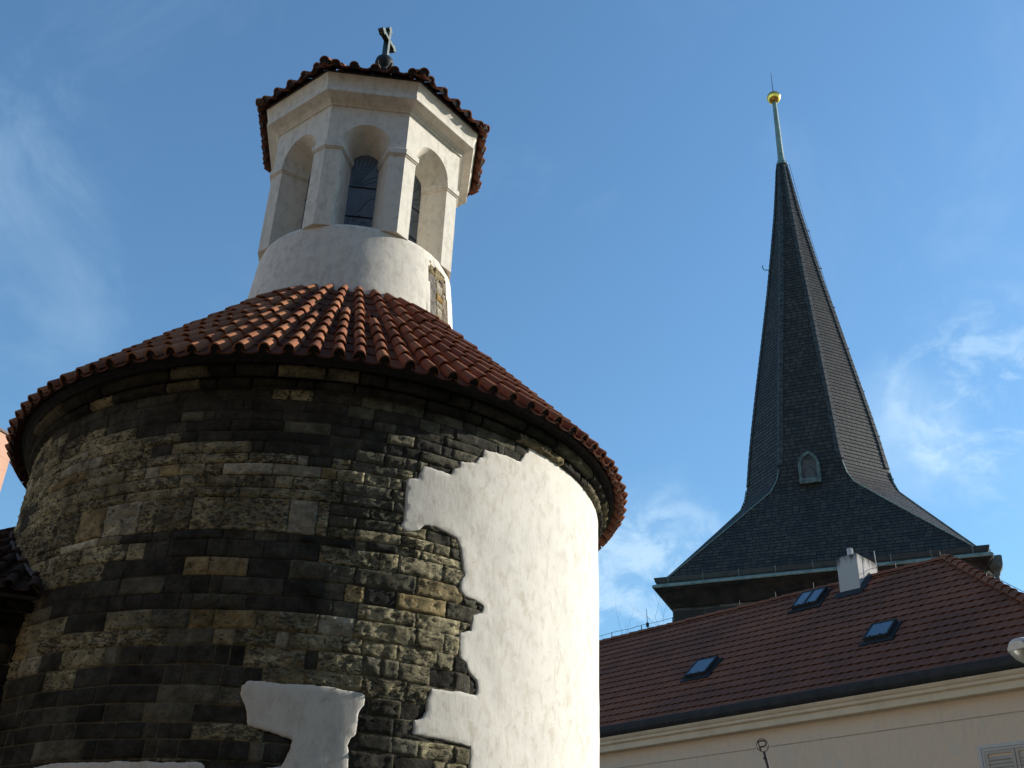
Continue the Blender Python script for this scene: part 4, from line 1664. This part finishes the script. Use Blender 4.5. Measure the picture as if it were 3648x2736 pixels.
for sy in (-1, 1):
    p0 = Vector((XR + 0.02, YR + sy * YR, ZE + 0.05))
    p1 = Vector((XR - YR, YR, ZRH + 0.02))
    Lh = (p1 - p0).length
    dv = (p1 - p0) / Lh
    s = 0.0
    while s < Lh - 0.05:
        m.tint = r.random()
        q = min(s + 0.44, Lh + 0.06)
        up = Vector((1, sy, 1.6)).normalized()
        barrel(m, p0 + dv * s + up * 0.055, p0 + dv * q + up * 0.02, up, 0.27, 0.22, 0.14, 0.115, 0.02, 10)
        s += 0.385
m.build('ridge_tiles', M['htile'], HO, smooth=True)

# roof windows
def slope_pt(x, s, h):
    return (x, s * cs - sn * h, ZE + s * sn + cs * h)


def roof_window(x0, x1, y0, y1, panes):
    s0, s1 = y0 / cs, y1 / cs
    m = MB()
    H = 0.17
    def bx(xa, xb, sa, sb, ha, hb):
        vs = [slope_pt(xa, sa, ha), slope_pt(xb, sa, ha), slope_pt(xb, sb, ha), slope_pt(xa, sb, ha), slope_pt(xa, sa, hb), slope_pt(xb, sa, hb), slope_pt(xb, sb, hb), slope_pt(xa, sb, hb)]
        m.add(vs, [(0, 3, 2, 1), (4, 5, 6, 7), (0, 1, 5, 4), (1, 2, 6, 5), (2, 3, 7, 6), (3, 0, 4, 7)])
    b = 0.055
    bx(x0, x1, s0, s0 + b, 0.0, H)
    bx(x0, x1, s1 - b, s1, 0.0, H)
    bx(x0, x0 + b, s0 + b, s1 - b, 0.0, H)
    bx(x1 - b, x1, s0 + b, s1 - b, 0.0, H)
    for i in range(1, panes):
        xm = x0 + (x1 - x0) * i / panes
        bx(xm - 0.03, xm + 0.03, s0 + b, s1 - b, 0.0, H - 0.004)
    bx(x0 - 0.10, x1 + 0.12, s0 - 0.16, s0 - 0.002, 0.03, 0.082)
    bx(x1 + 0.002, x1 + 0.10, s0, s1, 0.03, 0.078)
    w = m.build('roof_window', M['zinc'], HO)
    for i in range(panes):
        g_ = MB()
        xa = x0 + (x1 - x0) * i / panes + 0.05
        xb = x0 + (x1 - x0) * (i + 1) / panes - 0.05
        g_.add([slope_pt(xa, s0 + 0.05, H - 0.012), slope_pt(xb, s0 + 0.05, H - 0.012), slope_pt(xb, s1 - 0.05, H - 0.012), slope_pt(xa, s1 - 0.05, H - 0.012)], [(0, 1, 2, 3)])
        g_.build('pane', M['roofglass'], w)
    for i in range(2):
        hg = MB()
        xc = x0 + (x1 - x0) * (0.3 + 0.4 * i)
        hg.tube([slope_pt(xc, s0 + 0.03, H), slope_pt(xc, s0 + 0.03, H + 0.035)], 0.018, 6)
        hg.build('handle', M['iron'], w)


roof_window(-18.25, -17.52, 1.80, 2.46, 1)
roof_window(-12.76, -12.08, 1.84, 2.42, 1)
roof_window(-16.08, -15.24, 4.15, 4.85, 2)

# chimney
m = MB()
cx0, cx1, cy0, cy1 = -14.64, -14.0, 4.36, 5.50
m.box((cx0, cy0, 10.8), (cx1, cy1, 12.90))
ch = m.build('chimney', M['chimney'], HO)
bv = ch.modifiers.new('bev', 'BEVEL')
bv.width = 0.02
bv.segments = 2
m = MB()
m.sweep([[(-14.28 + 0.09 * math.cos(a), 4.56 + 0.09 * math.sin(a), z) for a in np.linspace(0, 2 * math.pi, 9)[:-1]] for z in (12.89, 13.14, 13.145)])
m.add([(-14.28 + 0.09 * math.cos(a), 4.56 + 0.09 * math.sin(a), 13.145) for a in np.linspace(0, 2 * math.pi, 9)[:-1]], [tuple(range(8))])
m.build('flue', M['palewall'], ch)
m = MB()
z_ = lambda y: ZE + KT * y
m.add([(cx0 - 0.12, cy0 - 0.16, z_(cy0 - 0.16) + 0.085), (cx1 + 0.1, cy0 - 0.16, z_(cy0 - 0.16) + 0.085), (cx1 + 0.1, cy0 - 0.012, z_(cy0) + 0.14), (cx0 - 0.12, cy0 - 0.012, z_(cy0) + 0.14),
       (cx1 + 0.1, cy0 - 0.012, z_(cy0) + 0.06), (cx1 + 0.1, YR - 0.1, z_(YR - 0.1) + 0.09), (cx1 + 0.012, YR - 0.1, z_(YR - 0.1) + 0.22), (cx1 + 0.012, cy0 - 0.012, z_(cy0) + 0.22)],
      [(0, 1, 2, 3), (4, 5, 6, 7)])
m.build('chimney_flashing', M['zinc'], ch)

# lightning wire, its holders, aerials
m = MB()
pts = []
for i in range(14):
    x = XR - YR - i * 1.32
    pts += [(x, YR, ZRH + 0.27), (x - 0.66, YR, ZRH + 0.245)]
m.tube(pts, 0.008, 5)
hp = [Vector((XR - YR, YR, ZRH + 0.27)).lerp(Vector((XR + 0.02, 0, ZE + 0.34)), q / 6) for q in range(7)]
m.tube(hp, 0.008, 5)
m.build('lightning_wire', M['iron'], HO)
for i in range(13):
    x = XR - YR - 0.1 - i * 1.32
    m = MB()
    m.tube([(x, YR, ZRH + 0.08), (x, YR, ZRH + 0.28)], [0.016, 0.011], 6)
    m.build('wire_holder', M['iron'] if i > 5 else M['zinc'], HO)
for q in (2, 4):
    m = MB()
    m.tube([hp[q] - Vector((0, 0, 0.2)), hp[q]], 0.016, 6)
    m.build('wire_holder', M['iron'], HO)
m = MB()
m.tube([(-13.78, YR, ZRH), (-13.80, YR, ZRH + 0.75)], 0.012, 6)
m.build('aerial', M['palewall'], HO)

m = MB()
m.tube([(-22.6, YR + 0.5, ZRH - 0.6), (-22.6, YR + 0.5, ZRH + 0.42), (-22.63, YR + 0.5, ZRH + 1.0)], [0.012, 0.012, 0.008], 6)
m.box((-22.635, YR + 0.46, ZRH + 0.36), (-22.565, YR + 0.54, ZRH + 0.50))
m.build('aerial', M['iron'], HO)

# shuttered window under the cornice
wx0, wx1, wz1, wz0 = -9.82, -8.30, 6.46, 4.85
m = MB()
fw_ = 0.10
def frame_box(x0, x1, z0, z1, w, ya, yb):
    m.box((x0, ya, z0), (x0 + w, yb, z1))
    m.box((x1 - w, ya, z0), (x1, yb, z1))
    m.box((x0 + w, ya, z1 - w), (x1 - w, yb, z1))
    m.box((x0 + w, ya, z0), (x1 - w, yb, z0 + w))
frame_box(wx0, wx1, wz0, wz1, 0.07, YW - 0.035, YW + 0.1)
frame_box(wx0 + 0.074, wx1 - 0.074, wz0 + 0.074, wz1 - 0.074, 0.045, YW - 0.020, YW + 0.1)
wn = m.build('window_frame', M['white'], HO)
xm = (wx0 + wx1) / 2
for (a, b) in ((wx0 + 0.13, xm - 0.008), (xm + 0.008, wx1 - 0.13)):
    m = MB()
    frame_box(a, b, wz0 + 0.13, wz1 - 0.13, 0.062, YW - 0.030, YW + 0.01)
    zz_ = wz0 + 0.22
    while zz_ < wz1 - 0.24:
        m.add([(a + 0.06, YW - 0.026, zz_), (b - 0.06, YW - 0.026, zz_), (b - 0.06, YW + 0.004, zz_ + 0.085), (a + 0.06, YW + 0.004, zz_ + 0.085),
               (a + 0.06, YW - 0.020, zz_ - 0.006), (b - 0.06, YW - 0.020, zz_ - 0.006)], [(0, 1, 2, 3), (4, 5, 1, 0)])
        zz_ += 0.072
    m.box((a + 0.05, YW + 0.006, wz0 + 0.15), (b - 0.05, YW + 0.02, wz1 - 0.15))
    m.build('shutter', M['shutter'], wn)

# ------------------------------------------------------------------ building at the far left
LB = thing('pink_building', 'pink rendered block with projecting upper storey peeping out behind the rotunda eaves', 'building', (-13.72, 26.80, 0), math.atan2(0.915, 0.403))
m = MB()
m.box((-14, 0.0, 12.9), (0, 9, 14.55))
m.build('upper_storey', M['pink'], LB)
m = MB()
m.box((-14, 0.45, 0), (-0.25, 8.6, 12.9))
m.build('lower_wall', M['palewall'], LB)
m = MB()
m.box((-14.05, -0.04, 14.55), (0.05, 9.05, 14.62))
m.build('coping', m_simple('brown_coping', (0.14, 0.085, 0.07), (0.10, 0.07, 0.06), 4, 0.7), LB)
m = MB()
m.box((-14.0, -0.01, 12.86), (0.01, 9, 12.899))
m.build('soffit', M['soffit'], LB)
m = MB()
for z in (13.55, 13.9):
    m.box((-14, -0.004, z), (0.004, 0.02, z + 0.02))
m.build('render_joint', M['pink'], LB)

# ------------------------------------------------------------------ parking sign, street lamp
def at(az, el, dist):
    a = R_(az)
    return Vector((math.sin(a) * dist, math.cos(a) * dist, 1.6 + dist * math.tan(R_(el))))


ctr = at(13.515, 11.335, 14.0)
lean = R_(10.5)
axd = Vector((-math.sin(lean), 0.0, math.cos(lean)))
sgd = Vector((math.cos(lean), -0.25, math.sin(lean))).normalized()
RS = 0.077
base = ctr - axd * (RS + (ctr.z - RS * axd.z) / axd.z)
PS = thing('parking_sign', 'thin black pole topped by a ring with the letter P, before the beige facade', 'sign', base)
m = MB()
m.tube([Vector((0, 0, 0)), (ctr - axd * (RS + 0.33)) - base, (ctr - axd * RS) - base], [0.026, 0.024, 0.017], 10)
bk = ctr - axd * (RS + 0.075) - base
m.tube([bk, bk - sgd * 0.028], 0.016, 8)
m.build('pole', M['iron'], PS, smooth=True)
m = MB()
m.tube([ctr - base + (sgd * math.cos(a) * 0.92 + axd * math.sin(a)) * RS for a in np.linspace(0, 2 * math.pi, 41)], 0.0050, 6, cap=False)
m.build('ring', M['iron'], PS, smooth=True)
m = MB()
def sp_(x, y):
    return ctr - base + sgd * x * RS + axd * y * RS
m.tube([sp_(-0.44, -0.84), sp_(-0.56, 0.72)], 0.0098, 6)
bowl = [(-0.56, 0.68), (0.2, 0.68), (0.47, 0.60), (0.60, 0.42), (0.61, 0.16), (0.50, -0.08), (0.24, -0.17), (-0.50, -0.19)]
m.tube([sp_(*q) for q in bowl], 0.0092, 6)
m.build('letter', M['iron'], PS, smooth=True)

# lamp head seen almost end on
LPd = 13.0
lc = at(25.70, 15.25, LPd)
lx = Vector((math.cos(R_(-25)), math.sin(R_(-25)), 0))          # across, to the right
ly = Vector((lx.y * -1, lx.x, 0))                               # away from the camera
lx2 = (lx * 0.93 + ly * 0.36).normalized()
ax_ = (ly * 0.80 + lx * 0.60).normalized()                      # lamp axis, away and to the right
cr_ = Vector((ax_.y, -ax_.x, 0))                                # across the lamp
LM = thing('street_lamp', 'pale street lamp head on an arm in front of the red tiled roof', 'street lamp', (lc.x + ax_.x * 1.6 + 0.4, lc.y + ax_.y * 1.6, 0))
lo = Vector(LM.location)
def lp(a, c, z):
    return lc + cr_ * c + ax_ * a + Vector((0, 0, z)) - lo
m = MB()
rings = []
for a, w, h in ((0.0, 0.115, 0.075), (0.03, 0.135, 0.115), (0.16, 0.16, 0.145), (0.45, 0.165, 0.15), (0.70, 0.12, 0.12), (0.82, 0.05, 0.06)):
    pr = [(-w, -0.012), (-w * 0.98, 0.02), (-w * 0.72, h * 0.8), (-w * 0.3, h), (w * 0.3, h), (w * 0.72, h * 0.8), (w * 0.98, 0.02), (w, -0.012)]
    rings.append([lp(a, c + 0.125, z) for c, z in pr])
m.sweep(rings)
m.add(rings[0], [tuple(range(8))])
m.add(rings[-1], [tuple(range(7, -1, -1))])
recalc(m.build('lamp_housing', M['lamp'], LM))
m = MB()
rings = []
for dz, k, a0 in ((-0.013, 0.92, 0.02), (-0.05, 0.88, 0.03), (-0.10, 0.68, 0.07), (-0.135, 0.42, 0.12), (-0.15, 0.2, 0.18)):
    w = 0.15 * k
    a1 = 0.55 - a0
    rings.append([lp(a0, 0.125 - w * 0.8, dz), lp(a0, 0.125 + w * 0.8, dz), lp(a0 + 0.06, 0.125 + w, dz), lp(a1, 0.125 + w, dz), lp(a1, 0.125 - w, dz), lp(a0 + 0.06, 0.125 - w, dz)])
m.sweep(rings)
m.add(rings[-1], [(0, 1, 2, 3, 4, 5)])
m.build('lamp_bowl', M['bowl'], LM, smooth=True)
m = MB()
e1 = lp(0.8, 0.125, 0.03)
pole_top = Vector((0.0, 0.0, lc.z - 0.25))
m.tube([e1, e1.lerp(pole_top, 0.5) + Vector((0, 0, 0.12)), pole_top + Vector((0, 0, 0.1)), pole_top - Vector((0, 0, 0.2)), Vector((0, 0, 2.0)), Vector((0, 0, 0))], [0.03, 0.032, 0.04, 0.05, 0.06, 0.07], 10)
m.build('lamp_post', M['lamp'], LM, smooth=True)

# ------------------------------------------------------------------ bare trees behind the ridge
def bare_tree(base, height, seed, lean_v, label, group):
    r = random.Random(seed)
    T = thing('bare_tree', label, 'tree', base, 0, group)
    tr, tw_ = MB(), MB()

    def grow(p, d, L, rad, depth):
        pts, rs = [p], [rad]
        n = 4
        for i in range(n):
            d = (d + Vector((r.gauss(0, .14), r.gauss(0, .14), r.gauss(0.05, .10)))).normalized()
            p = p + d * L / n
            pts.append(p)
            rs.append(rad * (1 - 0.45 * (i + 1) / n))
        (tr if depth < 2 else tw_).tube(pts, rs, 6 if depth < 3 else 4, cap=depth > 2)
        if depth >= 6:
            return
        k = r.choice((2, 3, 3)) if depth > 0 else 4
        for q in range(k):
            ang = r.uniform(0.3, 0.8)
            ax = d.orthogonal().normalized()
            ax.rotate(Matrix.Rotation(r.uniform(0, 6.28), 3, d))
            nd = (d * math.cos(ang) + ax * math.sin(ang)).normalized()
            at_ = r.choice((2, 3, 4, 4))
            grow(pts[at_], nd, L * r.uniform(0.6, 0.82), rs[at_] * 0.72, depth + 1)
    grow(Vector((0, 0, 0)), Vector(lean_v).normalized(), height * 0.34, height * 0.026, 0)
    top = max(v[2] for v in tw_.v)
    k = height / top
    for q in (tr, tw_):
        q.v = [tuple(c * k for c in v) for v in q.v]
    tr.build('trunk', M['bark'], T, smooth=True)
    tw_.build('twigs', M['bark'], T, smooth=True)
    return T


def tpos(az, d):
    return (math.sin(R_(az)) * d, math.cos(R_(az)) * d, 0)


bare_tree(tpos(11.0, 46.5), 18.0, 4, (-0.10, 0, 1), 'bare tree with fine twigs showing between roof ridge and church tower wall', 'bare trees behind the house')
bare_tree(tpos(10.1, 51.0), 18.4, 9, (-0.06, 0, 1), 'smaller bare tree behind the wire on the house ridge', 'bare trees behind the house')
